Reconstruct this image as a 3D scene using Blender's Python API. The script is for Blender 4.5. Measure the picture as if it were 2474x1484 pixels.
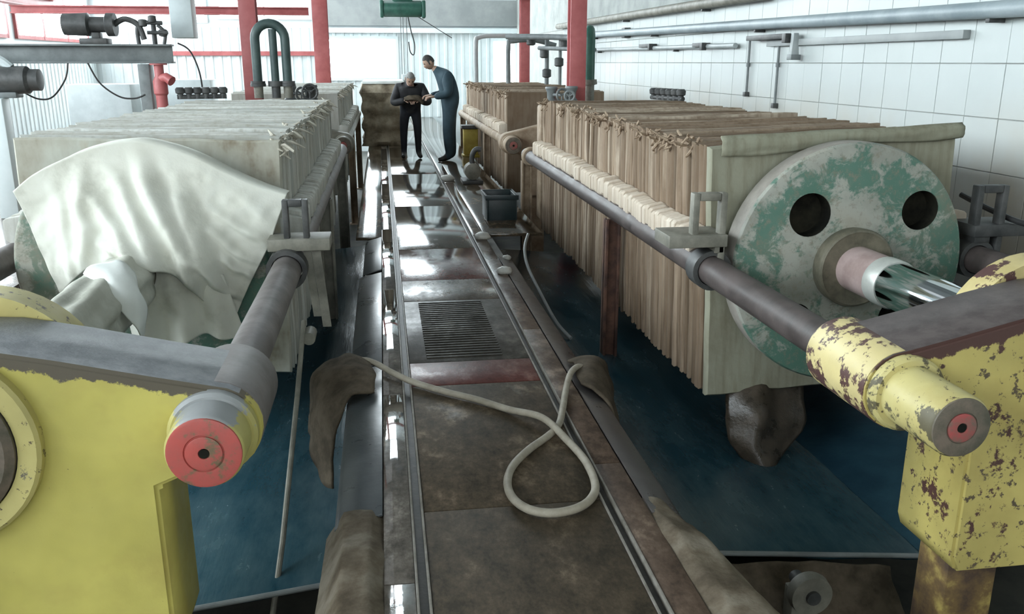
import bpy, bmesh, math, random
from mathutils import Vector, Matrix, noise
PI = math.pi
S = bpy.context.scene
for o in list(bpy.data.objects): bpy.data.objects.remove(o)
C = S.collection

# ------------------------------------------------------------------ camera
F_PX, CX, CY, VX, VY = 2100.0, 1237.0, 742.0, 920.0, 150.0
pitch = math.atan(-(VY - CY) / F_PX)
yaw = math.atan(-(VX - CX) / F_PX * math.cos(pitch))
cd = bpy.data.cameras.new('camera'); cam = bpy.data.objects.new('camera', cd); C.objects.link(cam)
cd.sensor_width = 36; cd.lens = F_PX * 36 / 2474; cd.clip_end = 200; cd.clip_start = .05
cam.location = (0, 0, 1.6); cam.rotation_euler = (PI / 2 - pitch, 0, -yaw)
S.camera = cam

# ------------------------------------------------------------------ world, view
w = bpy.data.worlds.new('sky'); S.world = w; w.use_nodes = True
bg = w.node_tree.nodes['Background']; bg.inputs[0].default_value = (.80, .92, 1, 1); bg.inputs[1].default_value = 1.0
cy = S.cycles; cy.max_bounces = 6; cy.diffuse_bounces = 3; cy.glossy_bounces = 3; cy.transmission_bounces = 1; cy.transparent_max_bounces = 2; cy.caustics_reflective = False; cy.caustics_refractive = False
S.view_settings.view_transform = 'Standard'; S.view_settings.look = 'None'
S.view_settings.exposure = -0.33; S.view_settings.gamma = 1; S.view_settings.use_curve_mapping = False
WIN_FAR, WIN_LEFT, WIN_ROOF, WIN_BACK = 21.0, 17.0, 0.9, 5.2        # brightness of the daylit panes

# ------------------------------------------------------------------ mesh helpers
class MB:
    def __init__(s): s.v = []; s.f = []; s.m = []; s.mi = 0
    def add(s, vs, fs):
        b = len(s.v); s.v += [tuple(p) for p in vs]
        for f in fs: s.f.append([i + b for i in f]); s.m.append(s.mi)
        return s
    def box(s, x0, x1, y0, y1, z0, z1):
        v = [(x, y, z) for z in (z0, z1) for y in (y0, y1) for x in (x0, x1)]
        return s.add(v, [(0, 2, 3, 1), (4, 5, 7, 6), (0, 1, 5, 4), (2, 6, 7, 3), (0, 4, 6, 2), (1, 3, 7, 5)])
    def rings(s, rings, cap=True, closed=True):
        n = len(rings[0]); v = [p for r in rings for p in r]; f = []
        for i in range(len(rings) - 1):
            for j in range(n if closed else n - 1):
                k = (j + 1) % n; f.append((i * n + j, i * n + k, (i + 1) * n + k, (i + 1) * n + j))
        if cap: f.append(tuple(range(n - 1, -1, -1))); f.append(tuple((len(rings) - 1) * n + j for j in range(n)))
        return s.add(v, f)
    def tube(s, pts, r, n=12, cap=True):
        pts = [Vector(p) for p in pts]; rs = r if isinstance(r, (list, tuple)) else [r] * len(pts); R = []
        up = Vector((0, 0, 1)); t0 = (pts[1] - pts[0]).normalized()
        if abs(t0.dot(up)) > .95: up = Vector((1, 0, 0))
        a = t0.cross(up).normalized()
        for i, p in enumerate(pts):
            t = (pts[min(i + 1, len(pts) - 1)] - pts[max(i - 1, 0)]).normalized()
            a = (a - t * a.dot(t)).normalized(); b = t.cross(a)
            R.append([p + (a * math.cos(2 * PI * j / n) + b * math.sin(2 * PI * j / n)) * rs[i] for j in range(n)])
        return s.rings(R, cap)
    def lathe_y(s, cx, cz, prof, n=40, cap=True):          # prof: (y, r)
        return s.rings([[(cx + r * math.cos(-2 * PI * j / n), y, cz + r * math.sin(-2 * PI * j / n)) for j in range(n)] for y, r in prof], cap)
    def lathe_z(s, cx, cy, prof, n=24, cap=True):
        return s.rings([[(cx + r * math.cos(2 * PI * j / n), cy + r * math.sin(2 * PI * j / n), z) for j in range(n)] for z, r in prof], cap)
    def prism_y(s, poly, y0, y1):                           # poly (x,z)
        return s.rings([[(x, y0, z) for x, z in poly], [(x, y1, z) for x, z in poly]])
    def build(s, name, mt, parent=None, bev=0, smooth=35, seg=2):
        me = bpy.data.meshes.new(name); me.from_pydata(s.v, [], s.f); me.validate()
        for i, m_ in enumerate(s.m):
            if i < len(me.polygons): me.polygons[i].material_index = m_
        bm = bmesh.new(); bm.from_mesh(me); bmesh.ops.recalc_face_normals(bm, faces=bm.faces)
        if bev:
            es = [e for e in bm.edges if len(e.link_faces) == 2 and e.calc_face_angle(0) > .6]
            bmesh.ops.bevel(bm, geom=es, offset=bev, segments=seg, affect='EDGES', profile=.5, clamp_overlap=True)
        bm.to_mesh(me); bm.free()
        if smooth:
            me.shade_smooth(); me.set_sharp_from_angle(angle=math.radians(smooth))
        for m_ in (mt if isinstance(mt, (list, tuple)) else [mt]): me.materials.append(m_)
        return link(name, me, parent)
def link(name, me, parent=None):
    o = bpy.data.objects.new(name, me); C.objects.link(o)
    if parent: o.parent = parent
    return o
def tag(o, label, cat, group=None):
    o['label'] = label; o['category'] = cat
    if group: o['group'] = group
    return o
def struct(o, label=None):
    o['kind'] = 'structure'
    if label: o['label'] = label
    return o
def thing(name, label, cat, loc=(0, 0, 0), group=None):
    o = bpy.data.objects.new(name, None); C.objects.link(o); o.location = loc; o.empty_display_size = .1
    return tag(o, label, cat, group)
def copy_tree(o, parent=None):
    c = o.copy(); C.objects.link(c)
    if parent: c.parent = parent
    for ch in list(o.children): copy_tree(ch, c)
    return c
def bxo(name, m, x0, x1, y0, y1, z0, z1, parent=None, bev=.004): return MB().box(x0, x1, y0, y1, z0, z1).build(name, m, parent, bev)

# ------------------------------------------------------------------ materials
class NT:
    def __init__(s, name):
        s.m = bpy.data.materials.new(name); s.m.use_nodes = True; s.t = s.m.node_tree; s.n = s.t.nodes
        s.b = s.n['Principled BSDF']
    def new(s, typ, **kw):
        x = s.n.new(typ)
        for k, v in kw.items(): setattr(x, k, v)
        return x
    def L(s, a, b): s.t.links.new(a, b)
    def val(s, sock, v):
        if isinstance(v, bpy.types.NodeSocket): s.L(v, sock)
        else: sock.default_value = v
    def math(s, op, a, b=0.0, c=0.0):
        x = s.new('ShaderNodeMath', operation=op)
        for i, v in enumerate((a, b, c)): s.val(x.inputs[i], v)
        return x.outputs[0]
    def coord(s, rnd=False, sc=(1, 1, 1)):
        co = s.new('ShaderNodeTexCoord').outputs['Object']
        mp = s.new('ShaderNodeMapping'); s.L(co, mp.inputs[0]); mp.inputs['Scale'].default_value = sc
        if rnd:
            oi = s.new('ShaderNodeObjectInfo'); k = s.math('MULTIPLY', oi.outputs['Random'], 57.0)
            cb = s.new('ShaderNodeCombineXYZ')
            for i in range(3): s.L(k, cb.inputs[i])
            s.L(cb.outputs[0], mp.inputs['Location'])
        return mp.outputs[0]
    def noise(s, vec, scale, det=4, rough=.6, dist=0):
        x = s.new('ShaderNodeTexNoise'); s.L(vec, x.inputs['Vector']); x.inputs['Scale'].default_value = scale
        x.inputs['Detail'].default_value = det; x.inputs['Roughness'].default_value = rough; x.inputs['Distortion'].default_value = dist
        return x.outputs['Fac']
    def step(s, v, a, b, lo=0.0, hi=1.0):
        x = s.new('ShaderNodeMapRange'); x.clamp = True; s.val(x.inputs[0], v)
        x.inputs[1].default_value = a; x.inputs[2].default_value = b; x.inputs[3].default_value = lo; x.inputs[4].default_value = hi
        return x.outputs[0]
    def ramp(s, v, stops):
        x = s.new('ShaderNodeValToRGB'); s.val(x.inputs[0], v); e = x.color_ramp.elements
        while len(e) < len(stops): e.new(.5)
        for i, (p, c) in enumerate(stops): e[i].position = p; e[i].color = (*c, 1)
        return x.outputs[0]
    def mix(s, f, a, b):
        x = s.new('ShaderNodeMix', data_type='RGBA')
        s.val(x.inputs[0], f)
        for i, v in ((6, a), (7, b)):
            if isinstance(v, tuple): x.inputs[i].default_value = (*v, 1)
            else: s.L(v, x.inputs[i])
        return x.outputs[2]
    def bump(s, h, st=.3, d=.01):
        x = s.new('ShaderNodeBump'); s.L(h, x.inputs['Height']); x.inputs['Strength'].default_value = st; x.inputs['Distance'].default_value = d
        s.L(x.outputs[0], s.b.inputs['Normal'])
    def done(s, col, rough=.6, metal=0.0, spec=.5):
        if isinstance(col, tuple): s.b.inputs['Base Color'].default_value = (*col, 1)
        else: s.L(col, s.b.inputs['Base Color'])
        s.val(s.b.inputs['Roughness'], rough); s.val(s.b.inputs['Metallic'], metal); s.b.inputs['Specular IOR Level'].default_value = spec
        return s.m
def mottled(name, stops, scale=5, rough=.6, metal=0.0, bmp=.2, sc=(1, 1, 1), rnd=False, det=5, spec=.5, bscale=None):
    t = NT(name); co = t.coord(rnd, sc); n = t.noise(co, scale, det, .65)
    col = t.ramp(n, stops)
    if bmp: t.bump(t.noise(co, bscale or scale * 6, 3), bmp, .006)
    r = rough if not isinstance(rough, tuple) else t.step(n, .35, .65, *rough)
    return t.done(col, r, metal, spec)
def two(a, b, lo=.38, hi=.62): return [(lo, a), (hi, b)]
M = {}
M['white_tile'] = mottled('white_tile', two((.62, .66, .64), (.72, .76, .75)), 1.5, .35, bmp=0, rnd=True)
def tile_mat():
    t = NT('stained_white_tile'); co = t.new('ShaderNodeNewGeometry').outputs['Position']; n = t.noise(co, 1.3, 5); z = t.new('ShaderNodeSeparateXYZ'); t.L(co, z.inputs[0])
    st = t.math('MULTIPLY', t.step(z.outputs[2], 1.45, .75), t.step(t.noise(co, 1.1, 4), .4, .62, .25, .9))
    base = t.mix(n, (.42, .46, .45), (.51, .545, .535))
    return t.done(t.mix(st, base, (.44, .38, .29)), .38)
M['grout'] = mottled('tile_grout', two((.35, .36, .34), (.42, .43, .41)), 3, .9, bmp=.1)
M['plaster'] = mottled('grey_plaster', two((.27, .29, .275), (.37, .39, .37)), 2, .8)
M['sheet_white'] = mottled('white_sheet_metal', two((.66, .74, .75), (.76, .83, .84)), 1.2, .4, bmp=0)
M['sheet_grey'] = mottled('grey_sheet_metal', two((.25, .27, .27), (.33, .35, .345)), 1.2, .5, bmp=0)
M['ceiling'] = mottled('ceiling_grey', two((.10, .11, .11), (.15, .16, .16)), .8, .8, bmp=0)
M['pit'] = mottled('dirty_pit_concrete', two((.05, .055, .05), (.10, .10, .085)), 3, .7)
def yellow(name, base, wear, wcol, chips, slope=None, ws=7):
    t = NT(name); co = t.coord(); n1 = t.noise(co, ws, 6, .7); n2 = t.noise(co, 3.0, 3); n3 = t.noise(co, 26, 5, .7)
    col = t.mix(t.step(n2, .35, .7), base, tuple(c * .72 for c in base)); col = t.mix(t.step(t.noise(co, 1.7, 5, .7), .50, .72, 0, .55), col, (.33, .24, .07))
    col = t.mix(t.step(n3, chips, chips + .04), col, (.10, .075, .045))
    f = None
    if slope:                                              # paint worn away along the sloping shoulder
        sp = t.new('ShaderNodeSeparateXYZ'); t.L(co, sp.inputs[0]); ax = t.math('ABSOLUTE', sp.outputs[0])
        top = t.math('MULTIPLY_ADD', ax, -slope[1], slope[0]); d = t.math('SUBTRACT', sp.outputs[2], top)
        e = t.math('ADD', d, t.math('MULTIPLY', t.math('SUBTRACT', n1, .5), .16)); f = t.step(e, -slope[2], -slope[2] + .008)
        col = t.mix(f, col, wcol)
    col = t.mix(t.step(n1, wear, wear + .03), col, wcol)
    t.bump(n3, .25, .004)
    return t.done(col, t.step(n1, .3, .7, .38, .6))
M['yellow'] = yellow('yellow_machine_paint', (.55, .49, .125), .70, (.10, .085, .06), .70, (.30, .22, .03))
M['yellow_rusty'] = yellow('rusty_yellow_paint', (.55, .455, .145), .575, (.075, .035, .028), .585, (.30, .22, .045))
M['yellow_boss'] = yellow('worn_yellow_boss', (.58, .51, .20), .60, (.17, .15, .11), .60)
M['boss_right'] = yellow('smudged_yellow_boss', (.62, .54, .23), .525, (.11, .095, .055), .60, None, 8)
M['boss_left'] = yellow('bare_topped_yellow_boss', (.57, .52, .18), .66, (.30, .31, .31), .66, (.075, 0, 0.0), 9)
M['yellow_lug'] = yellow('peeling_yellow_lug', (.66, .55, .26), .50, (.085, .04, .035), .68)
M['rusty_leg'] = mottled('rusty_yellow_leg', [(.42, (.06, .035, .02)), (.58, (.16, .10, .035)), (.72, (.42, .32, .09))], 6, .65, bmp=.3)
M['grey_dust'] = mottled('grey_dusty_steel', two((.17, .18, .19), (.24, .25, .26)), 14, .55, bmp=.3)
M['brown_top'] = mottled('brown_worn_steel', two((.075, .06, .058), (.12, .10, .095)), 12, .55, bmp=.3)
M['red_cap'] = mottled('red_end_paint', [(.40, (.46, .085, .07)), (.56, (.40, .09, .075)), (.62, (.17, .12, .07)), (.75, (.12, .10, .06))], 11, .5)
M['brown_cap'] = mottled('brown_end_steel', two((.08, .075, .052), (.16, .125, .095)), 12, .6)
M['red_ring'] = mottled('worn_red_ring', two((.36, .07, .065), (.16, .11, .085)), 16, .6)
M['dark_hole'] = mottled('dark_bore', two((.012, .012, .01), (.03, .028, .02)), 6, .95, bmp=0, spec=.05)
M['bar'] = mottled('dark_tie_bar_steel', two((.050, .040, .037), (.10, .080, .075)), 6, (.42, .6), bmp=.15, spec=.4)
M['bar_left'] = mottled('grey_brown_tie_bar_steel', two((.12, .105, .10), (.19, .17, .165)), 6, .55, bmp=.2)
M['rust'] = mottled('rusty_post', two((.055, .028, .022), (.15, .075, .05)), 7, .75, bmp=.3)
M['tan_post'] = mottled('caked_tan_post', two((.24, .17, .11), (.40, .31, .22)), 6, .7, bmp=.3)
M['chrome'] = NT('chromed_ram').done((.72, .76, .78), .07, 1.0)
M['nickel'] = mottled('dull_ram_collar', two((.55, .56, .52), (.66, .67, .62)), 8, .4, .4)
M['pink'] = mottled('pinkish_ram_neck', two((.36, .26, .24), (.50, .38, .36)), 6, .5)
M['flange'] = mottled('greasy_flange', two((.09, .085, .06), (.20, .18, .13)), 6, .5)
def green_disk():
    t = NT('worn_green_disk_paint'); co = t.coord(); n = t.noise(co, 8, 9, .74, .5); n2 = t.noise(co, 24, 6, .75); n3 = t.noise(co, 2.6, 4)
    sp = t.new('ShaderNodeSeparateXYZ'); t.L(co, sp.inputs[0])
    rr = t.math('SQRT', t.math('ADD', t.math('MULTIPLY', sp.outputs[0], sp.outputs[0]), t.math('MULTIPLY', sp.outputs[2], sp.outputs[2])))
    keep = t.math('MULTIPLY', t.step(rr, .36, .48), t.step(rr, .60, .54))           # paint survives in a ring and towards the wall side
    keep = t.math('MAXIMUM', keep, t.step(sp.outputs[0], .12, .45)); keep = t.math('MAXIMUM', keep, t.step(sp.outputs[2], -.25, -.45))
    col = t.ramp(n3, two((.27, .275, .235), (.42, .425, .375)))
    f = t.step(t.math('ADD', t.math('MULTIPLY_ADD', n2, .30, n), t.math('MULTIPLY', keep, .13)), .665, .76, 0, .85)
    col = t.mix(f, col, (.045, .155, .11)); col = t.mix(t.step(n2, .52, .68, 0, .85), col, (.22, .20, .15)); col = t.mix(t.step(n3, .52, .66, 0, .5), col, (.25, .22, .16))
    t.bump(n2, .3, .004); return t.done(col, .5)
M['green_disk'] = green_disk()
M['green'] = mottled('backlit_green_paint', two((.02, .085, .062), (.04, .135, .10)), 5, .5)  # darker than the paint itself, carrying the backlit shade of hoist and pipe
M['green_dark'] = mottled('dark_green_pipe', two((.03, .055, .055), (.055, .09, .085)), 5, .45)
M['disk_rim'] = mottled('grey_disk_rim', two((.25, .23, .20), (.36, .33, .29)), 6, .6)
def cloth(name, cols, stain):
    t = NT(name); co = t.coord(True, (1, 1, .12)); co2 = t.coord(True)
    oi = t.new('ShaderNodeObjectInfo').outputs['Random']
    base = t.ramp(oi, [(i / (len(cols) - 1), c) for i, c in enumerate(cols)])
    streak = t.noise(co, 22, 4, .6); bl = t.noise(co2, 2.6, 5)
    col = t.mix(t.step(streak, .45, .68, 0, .55), base, stain); col = t.mix(t.step(bl, .48, .7, 0, .6), col, stain)
    t.bump(t.noise(co2, 30, 4), .35, .006); return t.done(col, .85, 0, .25)
M['cloth_tan'] = cloth('tan_filter_cloth', [(.35, .27, .195), (.135, .096, .064), (.28, .205, .143), (.48, .395, .305), (.175, .125, .084), (.31, .232, .166)], (.13, .082, .048))
M['cloth_grey'] = cloth('grey_filter_cloth', [(.60, .61, .57), (.36, .37, .34), (.68, .69, .65), (.46, .46, .42), (.64, .64, .59)], (.31, .29, .23))
M['cloth_olive'] = cloth('olive_stained_cloth', [(.27, .27, .20), (.30, .295, .225)], (.17, .15, .10))
def stained():
    t = NT('stained_end_cloth'); co = t.coord(); n = t.noise(co, 2.2, 5, .6); n2 = t.noise(t.coord(False, (1, 1, .4)), 5, 5, .6); n3 = t.noise(co, 12, 5)
    col = t.ramp(t.math('MULTIPLY_ADD', n2, .5, t.math('MULTIPLY', n, .55)), [(.40, (.24, .20, .14)), (.48, (.42, .40, .33)), (.60, (.54, .55, .48)), (.70, (.46, .38, .26))])
    t.bump(n3, .3, .006); return t.done(col, .85, 0, .25)
M['cloth_stain'] = stained()
M['handle_cream'] = cloth('cream_plate_handle', [(.62, .53, .43), (.68, .60, .50), (.58, .49, .39)], (.45, .36, .27))
M['handle_grey'] = cloth('grey_plate_handle', [(.56, .56, .52), (.64, .64, .60), (.50, .50, .46)], (.36, .35, .30))
M['tie'] = mottled('brown_cloth_ties', two((.24, .17, .115), (.38, .29, .205)), 14, .9, rnd=True)
M['tie_pale'] = mottled('pale_cloth_ties', two((.42, .39, .32), (.58, .55, .47)), 14, .9, rnd=True)
M['tarp'] = mottled('cream_canvas', [(.30, (.50, .50, .43)), (.45, (.70, .70, .62)), (.7, (.77, .78, .71))], 2.6, .8, bmp=.25, bscale=60, spec=.3)
M['tarp_dull'] = mottled('dull_beige_canvas', two((.46, .46, .39), (.62, .62, .55)), 4, .85, bmp=.25, bscale=50)
M['white_cloth'] = mottled('white_cloth', two((.78, .81, .78), (.85, .88, .85)), 5, .8)
M['sack'] = mottled('wet_sackcloth', two((.06, .048, .034), (.125, .10, .072)), 7, .85, bmp=.4, bscale=50, spec=.15)
M['brown_sheet'] = mottled('dark_brown_sheet', two((.035, .028, .02), (.08, .062, .045)), 8, (.2, .5), bmp=.4)
def tray():
    t = NT('wet_blue_tray'); co = t.coord(False, (1, .35, 1)); n = t.noise(co, 5, 6, .7); n2 = t.noise(t.coord(False, (1, .12, 1)), 30, 4)
    col = t.mix(t.step(n, .3, .85), (.010, .046, .068), (.07, .125, .14)); t.bump(n2, .5, .004)
    return t.done(col, t.step(n, .3, .75, .16, .32), 0, .7)
M['tray'] = tray()
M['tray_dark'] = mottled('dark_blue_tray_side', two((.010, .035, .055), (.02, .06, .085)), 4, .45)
def floor_mat(name, cols, lo, hi, seed, red=None, y=(4.5, 7.5), bs=.3):
    t = NT(name); co = t.coord(); mp = t.new('ShaderNodeMapping'); t.L(co, mp.inputs[0]); mp.inputs['Location'].default_value = (seed, seed, 0); mp.inputs['Scale'].default_value = (1, .6, 1)
    n = t.noise(mp.outputs[0], 3.2, 7, .68); n2 = t.noise(mp.outputs[0], 14, 5, .7)
    n3 = t.noise(mp.outputs[0], 60, 4, .7)
    col = t.ramp(t.math('ADD', t.math('MULTIPLY_ADD', n2, .45, t.math('MULTIPLY', n, .55)), t.math('MULTIPLY', t.math('SUBTRACT', n3, .5), .25)), [(.40, cols[0]), (.52, cols[1]), (.66, cols[2])])
    lime = t.math('MULTIPLY', t.step(n, .54, .62), t.step(n2, .46, .6)); col = t.mix(t.math('MULTIPLY', lime, .55), col, tuple(min(1, c * 1.9) for c in cols[2]))
    sp = t.new('ShaderNodeSeparateXYZ'); t.L(co, sp.inputs[0])
    wet = t.step(t.math('ADD', sp.outputs[1], t.math('MULTIPLY', t.math('SUBTRACT', n, .5), 9.0)), *y)   # puddles grow towards the washing end
    r = t.new('ShaderNodeMix'); t.L(wet, r.inputs[0]); r.inputs[2].default_value = hi; r.inputs[3].default_value = lo
    t.bump(t.math('MULTIPLY', n2, t.step(wet, 0, 1, 1, .12)), bs, .008)
    m_ = t.done(col, r.outputs[0], 0, .55); t.L(t.step(wet, 0, 1, .12, .6), t.b.inputs['Specular IOR Level']); return m_
M['floor'] = floor_mat('wet_brown_concrete', ((.040, .032, .021), (.082, .062, .041), (.15, .112, .076)), .10, .62, 3.1)
M['floor_side'] = floor_mat('wet_pale_concrete_strip', ((.07, .062, .052), (.15, .13, .11), (.26, .23, .20)), .04, .5, 8.4, y=(0.5, 2.5), bs=.06)
M['floor_brown'] = floor_mat('wet_rusty_concrete_strip', ((.06, .040, .028), (.115, .078, .055), (.18, .13, .095)), .14, .6, 5.5)
M['floor_red'] = floor_mat('red_painted_floor', ((.07, .022, .018), (.12, .035, .028), (.15, .07, .055)), .12, .4, 1.7)
M['cover'] = floor_mat('ribbed_floor_cover', ((.035, .032, .027), (.055, .05, .042), (.085, .078, .064)), .22, .5, 6.6)
M['groove'] = mottled('dark_groove', two((.02, .018, .014), (.045, .038, .03)), 9, .5)
M['groove_edge'] = mottled('pale_groove_edge', two((.17, .155, .13), (.28, .26, .23)), 9, .35)
M['edge_steel'] = mottled('blue_grey_edge_steel', two((.055, .063, .068), (.095, .105, .11), .3, .7), 4, (.26, .36), bmp=.15)
M['edge_steel_r'] = mottled('brown_grey_edge_steel', two((.06, .054, .052), (.10, .09, .086), .3, .7), 4, (.25, .45), bmp=.15)
M['concrete'] = mottled('dirty_concrete_kerb', [(.36, (.075, .058, .038)), (.5, (.14, .112, .078)), (.66, (.23, .20, .155))], 5, .75, bmp=.5, spec=.2)
M['cover_tan'] = mottled('tan_cover_cloth', [(.36, (.16, .125, .085)), (.5, (.30, .25, .18)), (.64, (.44, .38, .29))], 3.5, .85, bmp=.3)
M['hose'] = mottled('beige_hose', two((.31, .275, .215), (.40, .36, .29)), 15, .6, bmp=.1)
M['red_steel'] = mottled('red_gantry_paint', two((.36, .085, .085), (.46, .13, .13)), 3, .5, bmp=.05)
M['grey_steel'] = mottled('grey_steel', two((.13, .145, .147), (.20, .22, .22)), 4, .5, bmp=.1)
M['pale_steel'] = mottled('pale_grey_steel', two((.52, .58, .59), (.62, .68, .69)), 3, .5, bmp=0)
M['dark_steel'] = mottled('dark_steel', two((.035, .037, .037), (.08, .08, .078)), 7, .5, bmp=.15)
M['olive_steel'] = mottled('olive_grey_steel', two((.14, .135, .11), (.24, .23, .19)), 7, .55, bmp=.2)
M['pipe'] = mottled('grey_pipe', two((.30, .33, .33), (.40, .43, .43)), 3, .45, bmp=.05)
M['pipe_blue'] = mottled('blue_grey_pipe', two((.22, .27, .29), (.32, .37, .39)), 3, .45, bmp=.05)
M['cable'] = NT('black_cable').done((.03, .03, .03), .5)
M['yellow_block'] = mottled('muddy_yellow_paint', two((.40, .29, .05), (.52, .40, .08)), 5, .6)
M['teal_box'] = mottled('dark_teal_plastic', two((.012, .025, .03), (.025, .045, .05)), 5, .4)
M['foam'] = mottled('pale_cake_lump', two((.45, .45, .42), (.62, .62, .58)), 9, .5)
def emit(name, col, st):
    t = NT(name); e = t.new('ShaderNodeEmission'); e.inputs[0].default_value = (*col, 1); e.inputs[1].default_value = st
    t.L(e.outputs[0], t.n['Material Output'].inputs[0]); return t.m
M['pane_far'] = emit('daylit_pane_end_wall', (.86, .96, 1.0), WIN_FAR)
M['pane_left'] = emit('daylit_pane_side_wall', (.84, .95, 1.0), WIN_LEFT)
M['pane_back'] = emit('daylit_pane_back_wall', (.92, .98, 1.0), WIN_BACK)
M['pane_roof'] = emit('daylit_roof_sheet', (.90, .97, 1.0), WIN_ROOF)
M['orange'] = mottled('orange_panel', two((.75, .28, .10), (.85, .38, .16)), 3, .5, bmp=0)
random.seed(7)

# ================================================================== the building
XR, XL, YF, YB, ZC = 4.06, -8.0, 27.0, -6.0, 7.0
PITZ = -1.0
struct(bxo('ground', M['pit'], XL - .2, XR + .2, YB, YF + .2, PITZ - .2, PITZ, bev=0))
struct(bxo('floor_side_hall', M['floor_brown'], XL, -2.75, YB, YF, PITZ, 0, bev=0))
# right wall with its tiles
wr = struct(bxo('wall_right', M['grout'], XR, XR + .2, YB, YF, PITZ, ZC, bev=0))
TH = .355; tm = tile_mat(); rows = [(.525 + TH * k) for k in range(-1, 5)]; y0t = 3.6; ncol = 46
tme = MB().box(-.012, .0, .0025, TH - .0025, .003, TH - .003); o0 = None
for r_ in rows:
    for c_ in range(ncol):
        if o0 is None:
            o0 = tme.build('tile', tm, wr, .002, seg=1); o = o0
        else: o = link('tile', o0.data, wr)
        o.location = (XR - random.random() * .003, y0t + c_ * TH, r_)
struct(bxo('wall_right_upper', M['plaster'], XR - .012, XR - .001, YB, YF, rows[-1] + TH, ZC, bev=0))
struct(bxo('wall_back', M['plaster'], XL, XR, YB - .2, YB, PITZ, ZC, bev=0))
struct(bxo('ceiling', M['ceiling'], XL - .2, XR + .2, YB, YF + .2, ZC, ZC + .2, bev=0))
# roof lights
k = 1
for xa, xb in ((-6.2, -4.6), (-2.4, -.9)):
    for ya in (-4.5, .5, 5.5, 10.5, 15.5):
        f = struct(bxo('window_%d' % k, M['grey_steel'], xa - .06, xb + .06, ya - .06, ya + 3.56, ZC - .05, ZC - .02, bev=0), 'roof light sheet')
        bxo('pane', M['pane_roof'], xa, xb, ya, ya + 3.5, ZC - .07, ZC - .055, f, 0); k += 1
f = struct(bxo('window_%d' % k, M['grey_steel'], -1.46, .76, 19.94, 26.5, ZC - .05, ZC - .02, bev=0), 'added roof light sheet near the end wall')
bxo('pane', M['pane_left'], -1.4, .7, 20, 26.45, ZC - .07, ZC - .055, f, 0)  # unseen bright roof light added for its reflection along the wet floor strip
# ribbed sheet used on the end and left wall
def ribbed(w, h, n):
    mb = MB(); pts = []
    for i in range(n):
        a = w * i / n; p = w / n
        pts += [(a, 0), (a + p * .55, 0), (a + p * .65, -.025), (a + p * .9, -.025)]
    pts.append((w, 0)); v = [(x, y, z) for z in (0, h) for x, y in pts]; m_ = len(pts)
    mb.add(v, [(i, i + 1, m_ + i + 1, m_ + i) for i in range(m_ - 1)]); return mb
we = struct(bxo('wall_far', M['sheet_white'], XL - .2, XR + .2, YF, YF + .2, PITZ, ZC, bev=0))
me1 = None
for i in range(12):
    o = ribbed(.99, 2.55, 4).build('panel', M['sheet_white'], we, 0, 0) if me1 is None else link('panel', me1, we)
    me1 = me1 or o.data; o.location = (XL + i * 1.0, YF - .005, 0)
# windows in the end wall
def window(n, x0, x1, z0, z1, y, mat, nx, nz, bar=.05, lab=None):
    f = struct(thing('window_%d' % n, lab or 'daylit window', 'window', (0, 0, 0))); del f['category']
    mb = MB(); mb.box(x0 - .08, x1 + .08, y - .07, y - .012, z0 - .08, z0); mb.box(x0 - .08, x1 + .08, y - .07, y - .012, z1, z1 + .08)
    mb.box(x0 - .08, x0, y - .07, y - .012, z0, z1); mb.box(x1, x1 + .08, y - .07, y - .012, z0, z1)
    for i in range(1, nx): xx = x0 + (x1 - x0) * i / nx; mb.box(xx - bar / 2, xx + bar / 2, y - .065, y - .012, z0, z1)
    for i in range(1, nz): zz = z0 + (z1 - z0) * i / nz; mb.box(x0, x1, y - .065, y - .012, zz - bar / 2, zz + bar / 2)
    mb.build('window_frame', M['sheet_white'], f)
    for i in range(nx):
        for j in range(nz):
            bxo('pane', mat, x0 + (x1 - x0) * i / nx + bar / 2, x0 + (x1 - x0) * (i + 1) / nx - bar / 2, y - .04, y - .03,
                z0 + (z1 - z0) * j / nz + bar / 2, z0 + (z1 - z0) * (j + 1) / nz - bar / 2, f, 0)
window(20, -1.75, .45, 1.15, 2.25, YF, M['pane_far'], 1, 1)
window(21, 3.35, 3.98, .1, 2.2, YF, M['pane_far'], 1, 1)
window(22, -7.6, -4.9, 2.75, 6.6, YF, M['pane_far'], 2, 2)
window(23, -4.5, -2.0, 2.85, 6.6, YF, M['pane_far'], 2, 2)
window(24, -1.6, .6, 3.5, 6.9, YF, M['pane_far'], 1, 1)
window(25, -6.6, -3.2, .3, 4.6, YB + .09, M['pane_back'], 3, 2); window(26, -1.8, 2.6, .3, 4.6, YB + .09, M['pane_back'], 4, 2)
struct(bxo('trim_1', M['sheet_grey'], -1.8, XR, YF - .16, YF - .08, 2.62, 3.35, bev=0))
struct(bxo('trim_2', M['sheet_white'], -1.8, XR, YF - .2, YF - .09, 2.42, 2.56, bev=0))
struct(bxo('trim_3', M['red_steel'], XL, -1.9, YF - .1, YF - .03, 1.78, 1.9, bev=0))
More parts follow.
